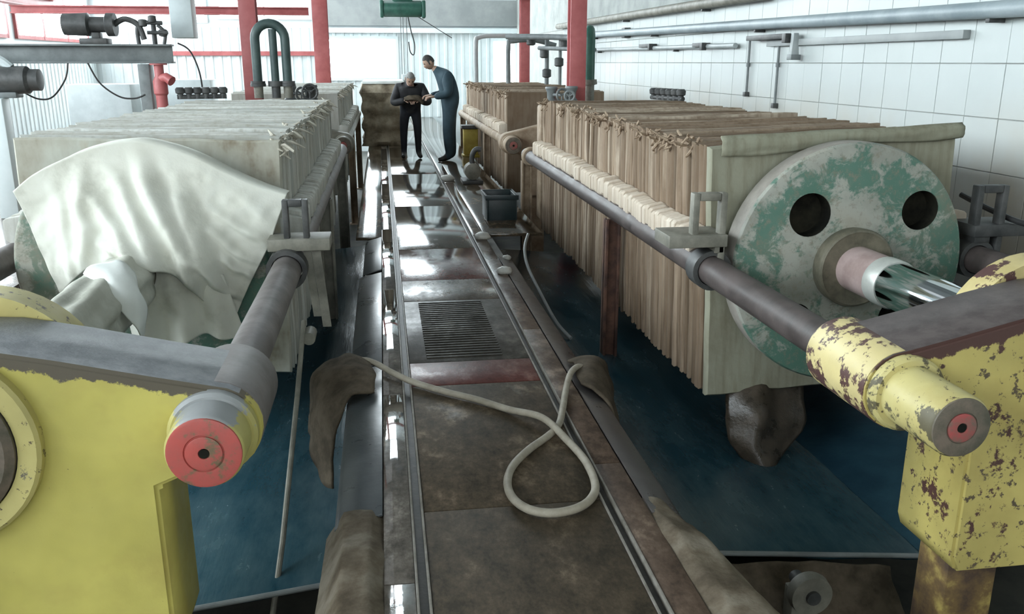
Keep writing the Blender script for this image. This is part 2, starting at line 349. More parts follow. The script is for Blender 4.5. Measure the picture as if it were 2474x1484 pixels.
# left wall with windows
wl = struct(bxo('wall_left', M['sheet_white'], XL - .2, XL, YB, YF, PITZ, ZC, bev=0))
me2 = None
for i in range(33):
    o = ribbed(.99, 1.95, 4).build('panel', M['sheet_white'], wl, 0, 0) if me2 is None else link('panel', me2, wl)
    me2 = me2 or o.data; o.location = (XL + .005, YB + i, 0); o.rotation_euler = (0, 0, PI / 2)
for i in range(6):
    ya = YB + .6 + i * 5.4; f = struct(thing('window_%d' % (30 + i), 'long side window', 'window')); del f['category']
    mb = MB()
    for yy in (ya - .08, ya + 1.55, ya + 3.2, ya + 4.8): mb.box(XL + .01, XL + .07, yy, yy + .08, 2.1, 5.6)
    for zz in (2.1, 3.8, 5.52): mb.box(XL + .01, XL + .065, ya, ya + 4.8, zz, zz + .08)
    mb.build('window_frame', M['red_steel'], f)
    for q in range(3):
        for zz in (2.18, 3.88): bxo('pane', M['pane_left'], XL + .03, XL + .04, ya + q * 1.64, ya + q * 1.64 + 1.55, zz, zz + 1.62, f, 0)

# ================================================================== the walkway
WY0, WY1 = .6, 26.8
fl = struct(MB().box(-.19, 1.0, WY0, WY1, PITZ, -.036).build('floor', M['pit'], None, 0))
def slab(name, m, x0, x1, y0, y1, z1=0.0, par=fl, bev=.004): return bxo(name, m, x0, x1, y0, y1, -.035, z1, par, bev)
lane = [('slab', 'floor', .6, 2.9), ('slab', 'floor', 2.905, 4.2), ('slab', 'floor_red', 4.205, 4.56), ('slab', 'cover', 4.565, 5.85), ('slab', 'floor', 5.855, 6.45),
        ('slab', 'floor_red', 6.455, 7.6), ('slab', 'floor', 7.605, 10.0), ('slab', 'floor', 10.005, 13), ('slab', 'floor', 13.005, 17), ('slab', 'floor', 17.005, 21.5), ('slab', 'floor', 21.505, WY1)]
for nm, m_, a, b in lane: slab(nm, M[m_], .092, .762, a, b)
for a, b in ((.6, 2.45), (2.455, 4.1), (4.105, 6.2), (6.205, 8.6), (8.605, 12), (12.005, 17), (17.005, WY1)): slab('side_slab', M['floor_side'], -.055, .044, a, b)
for a, b in ((.6, 3.2), (3.205, 5.1), (5.105, 8.2), (8.205, 12), (12.005, WY1)): slab('side_slab', M['floor_brown'], .81, .92, a, b)
slab('side_slab', M['floor'], .925, 1.5, 8.25, WY1, -.006); slab('side_slab', M['floor'], -.3, -.06, 8.25, WY1, -.006)
for i in range(26):                                            # raised ribs of the floor cover
    y = 4.63 + i * .046; MB().box(.19, .62, y, y + .018, -.01, .006).build('rib', M['cover'], fl, .002, seg=1)
for x in (.068, .786):
    bxo('groove_bed', M['groove'], x - .02, x + .02, WY0, WY1, -.035, -.022, fl, 0)
    for s in (-1, 1): bxo('groove_edge', M['groove_edge'], x + s * .019 - .0045, x + s * .019 + .0045, WY0, WY1, -.034, .004, fl, .002)
def edge_plate(label, m_, xa, xb, y0, y1, down, grp):
    s = -1 if xb < xa else 1; mb = MB()
    prof = [(xa, .006), (xb, -.03), (xb + s * .02, -.05), (xb + s * .035, -down), (xb + s * .022, -down), (xb + s * .006, -.056), (xb - s * .004, -.038), (xa, -.006)]
    o = mb.prism_y(prof, y0, y1).build('edge_plate', m_, None, .003); tag(o, label, 'edge plate', grp)
edge_plate('blue-grey steel edge plate left of walkway, nearest long piece', M['edge_steel'], -.058, -.215, 2.9, 4.55, .55, 'steel edge plates')
edge_plate('blue-grey steel edge plate left of walkway, piece beyond the hose', M['edge_steel'], -.058, -.215, 4.57, 6.75, .55, 'steel edge plates')
edge_plate('far wet steel edge plate left of walkway', M['edge_steel'], -.058, -.19, 6.85, 8.2, .55, 'steel edge plates')
edge_plate('brown-grey steel edge plate along the right side of walkway', M['edge_steel_r'], .925, 1.035, 2.78, 7.2, .5, 'steel edge plates')
# rough concrete kerbs at the near end
def kerb(name, label, ctrl, grp):
    mb = MB(); R = []
    for y, pts in ctrl: R.append([Vector((x, y, z)) for x, z in pts])
    fine = []
    for i in range(len(R) - 1):
        for q in range(8):
            t = q / 8; fine.append([a.lerp(b, t) for a, b in zip(R[i], R[i + 1])])
    fine.append(R[-1]); out = []
    for ring in fine:
        rr = []
        for j in range(len(ring) - 1):
            for q in range(5): rr.append(ring[j].lerp(ring[j + 1], q / 5))
        rr.append(ring[-1])
        rr = [p + Vector((0, 0, 1)) * (noise.noise(p * 6) * .018 + noise.noise(p * 17) * .006) for p in rr]
        out.append(rr)
    mb.rings(out, cap=False, closed=False); o = mb.build(name, M['concrete'], None, 0, 60); tag(o, label, 'kerb', grp); return o
kerb('concrete_kerb', 'rough concrete kerb at the near left edge of walkway', [(2.95, [(-.06, -.02), (-.1, .0), (-.2, -.01), (-.27, -.12), (-.30, -.5)]),
     (2.6, [(-.03, -.02), (-.1, .035), (-.19, .025), (-.28, -.12), (-.34, -.55)]), (1.9, [(-.02, -.02), (-.1, .03), (-.2, .015), (-.30, -.12), (-.36, -.6)]), (.6, [(-.02, -.02), (-.1, .03), (-.2, .02), (-.32, -.12), (-.40, -.6)])], 'concrete kerbs')
kerb('concrete_kerb', 'rough concrete kerb widening at the near right edge of walkway', [(2.9, [(.905, -.02), (.93, .0), (1.0, -.02), (1.04, -.1), (1.06, -.5)]),
     (2.6, [(.91, -.01), (.96, .02), (1.06, .0), (1.13, -.09), (1.17, -.55)]), (2.1, [(.91, -.01), (.98, .03), (1.1, .01), (1.22, -.1), (1.28, -.6)]), (.6, [(.91, -.01), (.98, .03), (1.15, .01), (1.3, -.1), (1.36, -.6)])], 'concrete kerbs')

# ================================================================== filter presses
RZ = .56
def plate_cloth(w, h, t, seed, fold=.010):
    """cloth-wrapped plate: rounded slab whose edges wander a little"""
    rnd = random.Random(seed); nx, nz = 10, 12; mb = MB(); ph = rnd.random() * 50
    def off(p): return Vector((noise.noise(Vector((p[0] * 2 + ph, p[2] * 3, 1))), noise.noise(Vector((p[0] * 3, p[2] * 2.2 + ph, 5))), noise.noise(Vector((p[0] * 4 + ph, 3, p[2])))))
    def ringpt(u):                                            # walk round the outline
        P = 2 * (w + h); d = u * P
        if d < w: return (-w / 2 + d, -h / 2)
        d -= w
        if d < h: return (w / 2, -h / 2 + d)
        d -= h
        if d < w: return (w / 2 - d, h / 2)
        d -= w
        return (-w / 2, h / 2 - d)
    n = 64; R = []
    for y, k in ((-t / 2, .965), (-t / 2 * 1.02, .985), (-t * .30, 1.0), (t * .30, 1.0), (t / 2 * 1.02, .985), (t / 2, .965)):
        ring = []
        for i in range(n):
            x, z = ringpt(i / n); p = Vector((x * k, y, z * k)); o = off((x, y, z))
            sag = 0.02 * noise.noise(Vector((x * 5 + ph, 9, 0))) if z < 0 else 0
            ring.append(p + Vector((o.x * fold, o.y * fold * .7, o.z * fold + sag)))
        R.append(ring)
    # faces: fan grid towards the middle
    for side in (0, -1):
        y = -t / 2 * .9 if side == 0 else t / 2 * .9
        inner = [Vector((p.x * .5, y, p.z * .5)) for p in R[side]]
        if side == 0: R = [inner] + R
        else: R = R + [inner]
    return mb.rings(R)
def plate_handle(s, m):
    mb = MB(); ov = [(.0, .05), (.0, .20), (.03, .215), (.115, .20), (.13, .185), (.13, .085), (.10, .062), (.10, .02), (.03, .02), (.03, .05)]
    return mb.prism_y([(s * x, z) for x, z in ov], -.031, .031).build('handle', m, None, .005)
def tie_mesh(seed):
    rnd = random.Random(seed); mb = MB()
    for k in range(4):
        p = Vector((rnd.uniform(-.02, .06), rnd.uniform(-.02, .02), rnd.uniform(-.03, .008))); pts = [p]
        for q in range(4): p = p + Vector((rnd.uniform(-.02, .035), rnd.uniform(-.016, .016), rnd.uniform(-.035, .02))); pts.append(p)
        mb.tube(pts, [.007, .010, .009, .008, .004], 6)
    return mb.build('cloth_tie', M['tie'])
def hide(o): C.objects.unlink(o)
W = 1.40
protos = {}
for key, cm in (('tan', 'cloth_tan'), ('grey', 'cloth_grey'), ('olive', 'cloth_olive'), ('stain', 'cloth_stain')):
    L_ = []
    for v in range(7):
        o = plate_cloth(W, W, [.058, .05, .064, .046, .06, .054, .07][v], 100 + v).build('cloth', M[cm], None, 0, 45); hide(o); L_.append(o)
    protos[key] = L_
hp = {}
for key, hm in (('tan', 'handle_cream'), ('grey', 'handle_grey'), ('olive', 'handle_cream')):
    hp[key] = {}
    for s in (-1, 1):
        o = plate_handle(s, M[hm]); hide(o); hp[key][s] = o
ties = [tie_mesh(300 + i) for i in range(8)]
for i, o in enumerate(ties):
    hide(o)
    if i > 3: o.data.materials.clear(); o.data.materials.append(M['tie_pale'])
TK = {'tan': 0, 'grey': 4}
def put(o, parent, loc=(0, 0, 0), rot=(0, 0, 0)):
    c = o.copy(); C.objects.link(c); c.parent = parent; c.location = loc; c.rotation_euler = rot; return c
def stack(cx, y0, y1, key, label, grp, aisle, tilt=0, pitch_=.064, tiep=.35, zc=.50, first=None, nfirst=1):
    y = y0; i = 0; rnd = random.Random(int(abs(cx) * 100 + y0 * 10)); n = int((y1 - y0) / pitch_)
    for i in range(n):
        y = y0 + i * pitch_ + rnd.uniform(-.006, .006); tl = tilt * max(0, 1 - i / (n * .6))
        lab = first if (first and i == 0) else label
        if first and 0 < i < 9: lab = label.split(' packed')[0] + ' of near %s press, %s behind the stained end plate' % ('right' if cx > 0 else 'left', ('first', 'second', 'third', 'fourth', 'fifth', 'sixth', 'seventh', 'eighth')[i - 1])
        k2 = key if not (i == 0 and first) else ('olive' if key == 'tan' else 'stain')
        p = thing('filter_plate', lab, 'filter plate', (cx + rnd.gauss(0, .003), y, zc + rnd.gauss(0, .006)), grp)
        p.rotation_euler = (rnd.gauss(0, .004), tl + rnd.gauss(0, .004), rnd.gauss(0, .005))
        src = protos[k2]; put(src[rnd.randrange(7)], p)
        for s in (-1, 1):
            put(hp[key][s], p, (s * (W / 2 - .02), 0, RZ - zc))
        if rnd.random() < tiep: put(ties[rnd.randrange(4) + TK[key]], p, (aisle * (W / 2 - .03), 0, W / 2 - .01), (0, 0, 0 if aisle > 0 else PI))
        if rnd.random() < tiep * .6: put(ties[rnd.randrange(4) + TK[key]], p, (aisle * (W / 2 - .06), 0, W / 2 + .0), (0, 0, 2.0))
CXR, CXL = 2.42, -1.29
RO = .765                                                     # tie bar offset from the press axis
stack(CXR, 4.44, 9.62, 'tan', 'tan cloth-wrapped plate packed deep in the long row of near right press', 'plates of the near right press', -1, tilt=-.040, first='olive stained end plate right behind the big round green disk')
stack(CXL, 5.12, 10.2, 'grey', 'grey cloth-wrapped plate packed deep in the long row of near left press', 'plates of the near left press', 1, tilt=.018, pitch_=.074, first='grey stained end plate behind the cream canvas sheet')
stack(CXR, 12.4, 18.2, 'tan', 'brown cloth-wrapped plate in the far right press beyond the red column', 'plates of the far right press', -1, pitch_=.075, tiep=.3)
stack(CXL, 12.3, 18.4, 'grey', 'grey-brown plate in the far left press past the dark arched pipe', 'plates of the far left press', 1, pitch_=.08, tiep=.3)

R = []
for j in range(9):
    v = j / 8; R.append([Vector((1.745 + 1.365 * u, 4.395 - .012 * math.sin(v * PI) + .02 * (1 - v) * (v < .2) + .010 * noise.noise(Vector((u * 9, v * 3, 0))), 1.225 + .055 * u - (.10 - .035 * u + .012 * math.sin(u * 9)) * v)) for u in [i / 40 for i in range(41)]])
o = MB().rings(R, cap=False, closed=False).build('cloth_flap', M['cloth_olive'], None, 0, 0); o.data.shade_smooth(); md = o.modifiers.new('s', 'SOLIDIFY'); md.thickness = .008
tag(o, 'pale folded cloth flap along the top of the olive end plate', 'cloth flap')
def arc(cx, cz, r, a0, a1, n=10): return [(cx + r * math.cos(math.radians(a0 + (a1 - a0) * i / n)), cz + r * math.sin(math.radians(a0 + (a1 - a0) * i / n))) for i in range(n + 1)]
def head_frame(press, cx, edge, ym, mt_front, mt_top, yf, yb, bot=-.70):
    """shouldered cast cross head, outline in x,z about the press axis"""
    right = [(.0, bot), (edge - .02, bot), (edge, bot + .06), (edge, -.17)]
    right += arc(RO, 0, .135, -115, 70, 12)
    right += [(.60, .175), (.35, .235), (.16, .275), (0, .285)]
    left = [(-x, z) for x, z in right[::-1]][1:-1]
    poly = right + left; mb = MB(); n = len(poly)
    ft = [(x, yf, z) for x, z in poly]; bk = [(x, yb, z) for x, z in poly]; mb.add(ft + bk, [tuple(range(n)), tuple(range(2 * n - 1, n - 1, -1))])
    for i in range(n):
        j = (i + 1) % n; (x0, z0), (x1, z1) = poly[i], poly[j]
        mb.mi = 1 if (z0 + z1) / 2 > .11 and abs((x0 + x1) / 2) < .86 else 0
        b = len(mb.v); mb.v += [(x0, yf, z0), (x0, yb, z0), (x1, yb, z1), (x1, yf, z1)]; mb.f.append([b, b + 1, b + 2, b + 3]); mb.m.append(mb.mi)
    o = mb.build('head_frame', [mt_front, mt_top], press, 0, 30); o.location = (cx, 0, RZ); bm = bmesh.new(); bm.from_mesh(o.data)
    bmesh.ops.remove_doubles(bm, verts=bm.verts, dist=1e-5); bmesh.ops.recalc_face_normals(bm, faces=bm.faces)
    es = [e for e in bm.edges if len(e.link_faces) == 2 and e.calc_face_angle(0) > .9]
    bmesh.ops.bevel(bm, geom=es, offset=.012, segments=2, affect='EDGES', clamp_overlap=True)
    for f in bm.faces:
        if abs(f.normal.y) > .98: f.smooth = False
    bm.to_mesh(o.data); bm.free()
    return o
def frame_child(name, mb, m, fr, bev=0, sm=35):
    o = mb.build(name, m, fr, bev, sm); return o
def boss(fr, sx, yf, ye, r, mb_, capm, ringm, step=True):
    """bar end with nut collar standing out of the head frame; local to the frame"""
    x = sx * RO
    frame_child('collar', MB().lathe_y(x, 0, [(yf + .01, .128), (yf - .02, .128), (yf - .03, .118), (yf - .03, .06)], 40), mb_, fr)
    b = frame_child('boss', MB().lathe_y(x, 0, [(yf, r + .004), (ye + .012, r + .002), (ye + .004, r - .002), (ye, r - .008), (ye, .02)], 40, False), mb_, fr)
    frame_child('end_cap', MB().lathe_y(x, 0, [(ye + .01, r - .003), (ye - .003, r - .005), (ye - .005, r - .012), (ye - .005, r * .52), (ye - .001, r * .50), (ye - .001, .012)], 40, False), capm, fr)
    frame_child('cap_ring', MB().lathe_y(x, 0, [(ye, r * .47), (ye - .006, r * .47), (ye - .007, r * .44), (ye - .006, .016), (ye + .01, .012)], 32, False), ringm, fr)
    frame_child('centre_hole', MB().lathe_y(x, 0, [(ye - .0055, .014), (ye + .012, .013)], 16), M['dark_hole'], fr)
def post(press, m, x, y, z0, z1, w=.055, name='support_post'):
    mb = MB(); mb.box(x - w, x + w, y - .012, y + .012, z0, z1); mb.box(x - w, x - w + .02, y - .05, y + .05, z0, z1); mb.box(x + w - .02, x + w, y - .05, y + .05, z0, z1)
    mb.box(x - w - .03, x + w + .03, y - .07, y + .07, z0, z0 + .02); return mb.build(name, m, press, .003)
def bar(press, m, x, y0, y1, r=.075): return MB().lathe_y(x, RZ, [(y0, r - .008), (y0 + .008, r), (y1 - .01, r), (y1, r - .008)], 28).build('tie_bar', m, press)
def follower(press, cx, yf, m):
    d = MB(); R = .645; n = 72; holes = []
    prof = [(yf + .17, .50), (yf + .16, R - .01), (yf + .145, R), (yf + .02, R), (yf + .004, R - .01), (yf, R - .022)]
    # the front face is bored through by the holes, so it is built as a fan with openings cut by boolean below
    o = d.lathe_y(0, 0, prof + [(yf, .02)], n, False).build('round_head', [m], press, 0, 40); o.location = (cx, 0, RZ)
    return o

# ---------------- near right press
pr = thing('filter_press', 'yellow rusty filter press on the right with big round green disk and chrome ram', 'filter press')
fr = head_frame(pr, CXR, .50, 0, M['yellow_rusty'], M['brown_top'], 2.45, 2.80)
boss(fr, -1, 2.45, 2.16, .097, M['boss_right'], M['brown_cap'], M['red_ring']); boss(fr, 1, 2.45, 2.16, .097, M['boss_right'], M['brown_cap'], M['red_ring'])
frame_child('lug_sleeve', MB().lathe_y(-RO, 0, [(2.47, .137), (2.86, .139), (2.88, .13), (2.88, .07)], 40), M['yellow_lug'], fr)
frame_child('lug_sleeve', MB().lathe_y(RO, 0, [(2.47, .137), (2.86, .139), (2.88, .13), (2.88, .07)], 40), M['yellow_lug'], fr)
frame_child('cylinder_flange', MB().lathe_y(0, 0, [(2.80, .345), (2.92, .345), (2.93, .335), (2.93, .15)], 48), M['yellow_lug'], fr)
frame_child('cylinder_ring', MB().lathe_y(0, 0, [(2.46, .29), (2.42, .29), (2.41, .28), (2.41, .21), (2.43, .20), (2.43, .05)], 48, False), M['yellow_rusty'], fr)
for s_ in (-1, 1): frame_child('frame_leg', MB().box(.34 * s_ - .1, .34 * s_ + .1, 2.54, 2.72, -1.56, -.69), M['rusty_leg'], fr, .01)
for s in (-1, 1): bar(pr, M['bar'], CXR + s * RO, 2.8, 10.15)
fo = follower(pr, CXR, 4.20, M['green_disk'])
cut = MB(); HOLES = ((-.245, .275, .115), (.37, .285, .105), (-.28, -.30, .10), (.30, -.30, .10))
for (hx, hz, hr) in HOLES: cut.lathe_y(hx, hz, [(3.9, hr), (4.33, hr)], 32)
co = cut.build('cutter', M['dark_hole'], None, 0); co.location = (CXR, 0, RZ)
md = fo.modifiers.new('b', 'BOOLEAN'); md.object = co; md.operation = 'DIFFERENCE'; md.solver = 'EXACT'
dg = bpy.context.evaluated_depsgraph_get(); nm = bpy.data.meshes.new_from_object(fo.evaluated_get(dg)); fo.modifiers.clear(); fo.data = nm
nm.materials.append(M['disk_rim'])
for p in nm.polygons:
    if abs(p.normal.y) < .5 and math.hypot(p.center.x, p.center.z) > .6: p.material_index = 1
nm.shade_smooth(); nm.set_sharp_from_angle(angle=math.radians(35)); bpy.data.objects.remove(co)
for hx, hz, hr in HOLES: MB().lathe_y(hx, hz, [(4.206, hr - .001), (4.31, hr - .001), (4.31, .0005)], 32, False).build('bore', M['dark_hole'], fo)  # near-black lining paints the shade inside the shallow bores
MB().lathe_y(0, 0, [(4.21, .205), (4.13, .21), (4.12, .205), (4.115, .195), (4.12, .185), (4.12, .10)], 40, False).build('ram_flange', M['flange'], fo)
rm = MB().lathe_y(CXR, RZ, [(4.13, .118), (3.87, .118), (3.86, .11)], 36).build('ram_neck', M['pink'], pr)
MB().lathe_y(CXR, RZ, [(3.86, .122), (3.77, .122), (3.76, .115)], 36).build('ram_collar', M['nickel'], pr)
MB().lathe_y(CXR, RZ, [(3.76 - .043 * q, .112) for q in range(21)], 96).build('ram', M['chrome'], pr)
def bracket(press, sx, cx, y, m, mplate):
    """roller shoe that carries the round head on the tie bar"""
    x = cx + sx * RO; mb = MB(); a, b = x - .125, x + .055
    if sx > 0: a, b = x - .055, x + .125
    mb.box(a, a + .035, y - .03, y + .03, .70, .965); mb.box(b - .035, b, y - .03, y + .03, .48, .965); mb.box(a + .035, b - .035, y - .03, y + .03, .925, .965)
    o = mb.build('guide_bracket', m, press, .006)
    MB().box(min(x - sx * .04, x + sx * -.0) - .0, x + .05, y - .03, y + .12, .655, .70).build('guide_arm', m, o, .004)
    MB().box(x - .25 if sx < 0 else x - .06, x + .06 if sx < 0 else x + .25, y - .05, y + .20, .69, .755).build('guide_shoe', mplate, o, .006)
    MB().lathe_y(x, RZ, [(y - .02, .105), (y + .10, .105), (y + .10, .08), (y - .02, .08), (y - .02, .105)], 28, False).build('guide_ring', M['dark_steel'], o)
bracket(pr, -1, CXR, 4.2, M['olive_steel'], M['olive_steel']); bracket(pr, 1, CXR, 4.25, M['dark_steel'], M['dark_steel'])
post(pr, M['rust'], CXR - RO - .03, 6.1, -.72, RZ - .06)
post(pr, M['tan_post'], CXR - RO - .03, 10.02, PITZ, RZ - .06, .06); post(pr, M['tan_post'], CXR + RO, 10.02, PITZ, RZ - .06, .06); post(pr, M['rust'], CXR + RO, 6.1, -.9, RZ - .06)
MB().box(CXR - .69, CXR + .69, 9.7, 9.95, -.15, 1.14).build('end_head', M['tan_post'], pr, .03)
MB().lathe_y(CXR - RO, RZ, [(10.02, .085), (9.9, .11), (9.87, .11), (9.84, .095)], 28).build('bar_nut', M['tan_post'], pr)

# ---------------- near left press
pl = thing('filter_press', 'yellow filter press on the left with red painted bar end', 'filter press')
fl_ = head_frame(pl, CXL, .59, 0, M['yellow'], M['grey_dust'], 2.45, 2.80, -.80)
boss(fl_, 1, 2.45, 2.30, .107, M['boss_left'], M['red_cap'], M['red_cap']); boss(fl_, -1, 2.45, 2.30, .107, M['boss_left'], M['red_cap'], M['red_cap'])
for s in (-1, 1): frame_child('lug_sleeve', MB().lathe_y(s * RO, 0, [(2.5, .137), (2.86, .137), (2.88, .125), (2.88, .07)], 40), M['bar_left'], fl_)
frame_child('cylinder_flange', MB().lathe_y(0, 0, [(2.80, .352), (2.92, .352), (2.93, .34), (2.93, .15)], 48), M['yellow_boss'], fl_)
frame_child('cylinder_ring', MB().lathe_y(0, 0, [(2.46, .30), (2.42, .30), (2.41, .29), (2.41, .24)], 48, False), M['yellow_boss'], fl_)
frame_child('cylinder_cap', MB().lathe_y(0, 0, [(2.46, .238), (2.40, .236), (2.385, .215), (2.385, .02)], 48), M['brown_cap'], fl_)
for s_ in (-1, 1): frame_child('frame_leg', MB().box(.46 * s_ - .1, .46 * s_ + .1, 2.5, 2.76, -1.56, -.79), M['rusty_leg'], fl_, .01)
for s in (-1, 1): bar(pl, M['bar_left'], CXL + s * RO, 2.8, 11.0)
fo2 = follower(pl, CXL, 4.74, M['green_disk']); MB().lathe_y(0, 0, [(4.73, .20), (4.66, .205), (4.65, .195), (4.65, .10)], 40, False).build('ram_flange', M['flange'], fo2)
MB().lathe_y(CXL, RZ, [(4.66, .118), (4.3, .118), (4.29, .11)], 36).build('ram_neck', M['flange'], pl)
MB().lathe_y(CXL, RZ, [(4.29, .112), (2.90, .112)], 40).build('ram', M['chrome'], pl)
# guide bracket, left version
mb = MB(); mb.box(-.535, -.505, 4.57, 4.63, .70, .915); mb.box(-.435, -.405, 4.57, 4.63, .70, .915); mb.box(-.505, -.435, 4.57, 4.63, .88, .915)
gb = mb.build('guide_bracket', M['dark_steel'], pl, .005)
MB().box(-.62, -.30, 4.55, 4.75, .65, .715).build('guide_shoe', M['olive_steel'], gb, .006)
MB().lathe_y(CXL + RO, RZ, [(4.5, .105), (4.62, .105), (4.62, .08), (4.5, .08), (4.5, .105)], 28, False).build('guide_ring', M['dark_steel'], gb)
for x0, x1, z0 in ((-.445, -.405, .28), (-.40, -.355, .22)): MB().prism_y([(x0, .66), (x1, .66), (x1 + .035, z0), (x0 + .035, z0)], 4.60, 4.612).build('strap', M['olive_steel'], gb)
MB().lathe_y(-.44, .17, [(4.55, .035), (4.68, .035)], 14).build('strap_roller', M['olive_steel'], gb)
post(pl, M['olive_steel'], CXL + RO + .02, 7.4, PITZ, RZ - .06); post(pl, M['olive_steel'], CXL - RO, 7.4, PITZ, RZ - .06)
post(pl, M['olive_steel'], CXL + RO, 10.8, PITZ, RZ - .06, .06)
MB().box(CXL - .69, CXL + .69, 10.35, 10.6, -.15, 1.14).build('end_head', M['olive_steel'], pl, .03)

# ---------------- far presses
def far_press(cx, y0, y1, label, mf, mb_, aisle):
    p = thing('filter_press', label, 'filter press')
    f = head_frame(p, cx, .55, 0, mf, mf, y0 + .25, y0 + .55)
    boss(f, aisle, y0 + .25, y0, .11, mf, M['brown_cap'], M['red_ring'])
    for s in (-1, 1): bar(p, mb_, cx + s * RO, y0 + .5, y1 + .5)
    for s_ in (-1, 1): frame_child('frame_leg', MB().box(.4 * s_ - .1, .4 * s_ + .1, y0 + .3, y0 + .5, -1.56, -.69), mf, f, .01)
    post(p, M['tan_post'], cx + aisle * RO, y0 + 3.0, PITZ, RZ - .06); post(p, M['tan_post'], cx + aisle * RO, y1 + .3, PITZ, RZ - .06)
    MB().box(cx - .69, cx + .69, y1 + .05, y1 + .25, -.15, 1.14).build('end_head', M['tan_post'], p, .03)
    return p
far_press(CXR, 11.25, 18.25, 'tan caked filter press beyond the near right one', M['tan_post'], M['tan_post'], -1)
far_press(CXL, 11.55, 18.5, 'grey-brown caked filter press beyond the near left one', M['olive_steel'], M['olive_steel'], 1)

# ================================================================== trays
def drip_tray(label, x0, z0, x1, z1, x2, z2, y0, y1, m, grp):
    t = thing('drip_tray', label, 'drip tray', (0, 0, 0), grp)
    def sheet(nm, xa, za, xb, zb, mm):
        mb = MB(); n = 14; ny = 40; rows_ = []
        for j in range(ny + 1):
            y = y0 + (y1 - y0) * j / ny
            rows_.append([Vector((xa + (xb - xa) * i / n, y, za + (zb - za) * i / n + .010 * noise.noise(Vector((i * .5 + xa, y * 2.2, za))))) for i in range(n + 1)])
        top = rows_; mb.rings(top, cap=False, closed=False); mb.rings([[p - Vector((0, 0, .006)) for p in r] for r in top], cap=False, closed=False)
        return mb.build(nm, mm, t, 0, 60)
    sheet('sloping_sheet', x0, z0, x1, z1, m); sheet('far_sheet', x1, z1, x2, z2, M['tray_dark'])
    a, b = min(x0, x2), max(x0, x2)
    MB().tube([(x0, y0, z0 + .01), (x1, y0, z1 + .01), (x2, y0, z2 + .01)], .012, 10).build('front_lip', M['grey_steel'], t)
    return t
drip_tray('wet blue drip tray under the right press, shining in the light', 1.05, -.48, 2.42, -.62, 3.7, -.30, 3.26, 9.9, M['tray'], 'blue drip trays')
drip_tray('dark blue drip tray under the left press', -.27, -.52, -1.29, -.64, -2.5, -.30, 3.28, 10.4, M['tray'], 'blue drip trays')

# ================================================================== canvas over the left head
TOP = [(-1.863, .97), (-1.76, 1.05), (-1.637, 1.109), (-1.473, 1.177), (-1.275, 1.213), (-1.121, 1.186), (-.968, 1.129), (-.814, 1.043), (-.657, .966), (-.525, .916)]
BOT = [(-1.69, .443), (-1.612, .515), (-1.536, .575), (-1.45, .615), (-1.34, .615), (-1.22, .60), (-1.11, .60), (-1.02, .50), (-.93, .33), (-.86, .21)]
RGT = [(-.52, .924), (-.57, .801), (-.633, .65), (-.73, .477), (-.81, .32), (-.86, .21)]
def samp(P, u):
    t = u * (len(P) - 1); i = min(int(t), len(P) - 2); f = t - i
    p = [P[max(i - 1, 0)], P[i], P[i + 1], P[min(i + 2, len(P) - 1)]]
    return tuple(.5 * (2 * p[1][k] + (p[2][k] - p[0][k]) * f + (2 * p[0][k] - 5 * p[1][k] + 4 * p[2][k] - p[3][k]) * f * f + (-p[0][k] + 3 * p[1][k] - 3 * p[2][k] + p[3][k]) * f ** 3) for k in (0, 1))
FOLDS = ((-1.27, 1.20, -.98, .50, .085, .040), (-1.40, 1.12, -1.10, .56, .060, .034), (-1.55, 1.10, -1.50, .66, .065, .038), (-1.50, .98, -1.16, .58, .050, .026), (-1.66, 1.02, -1.60, .55, .040, .035),
         (-1.10, 1.08, -.86, .34, .055, .034), (-.98, 1.10, -.62, .82, .045, .035), (-.92, .88, -.66, .70, .030, .022), (-.98, .80, -.70, .58, .030, .022), (-1.02, .66, -.80, .40, .050, .026), (-1.05, .60, -.93, .30, .055, .022), (-.90, .62, -.74, .50, .030, .018), (-1.42, .72, -1.12, .60, .050, .024))
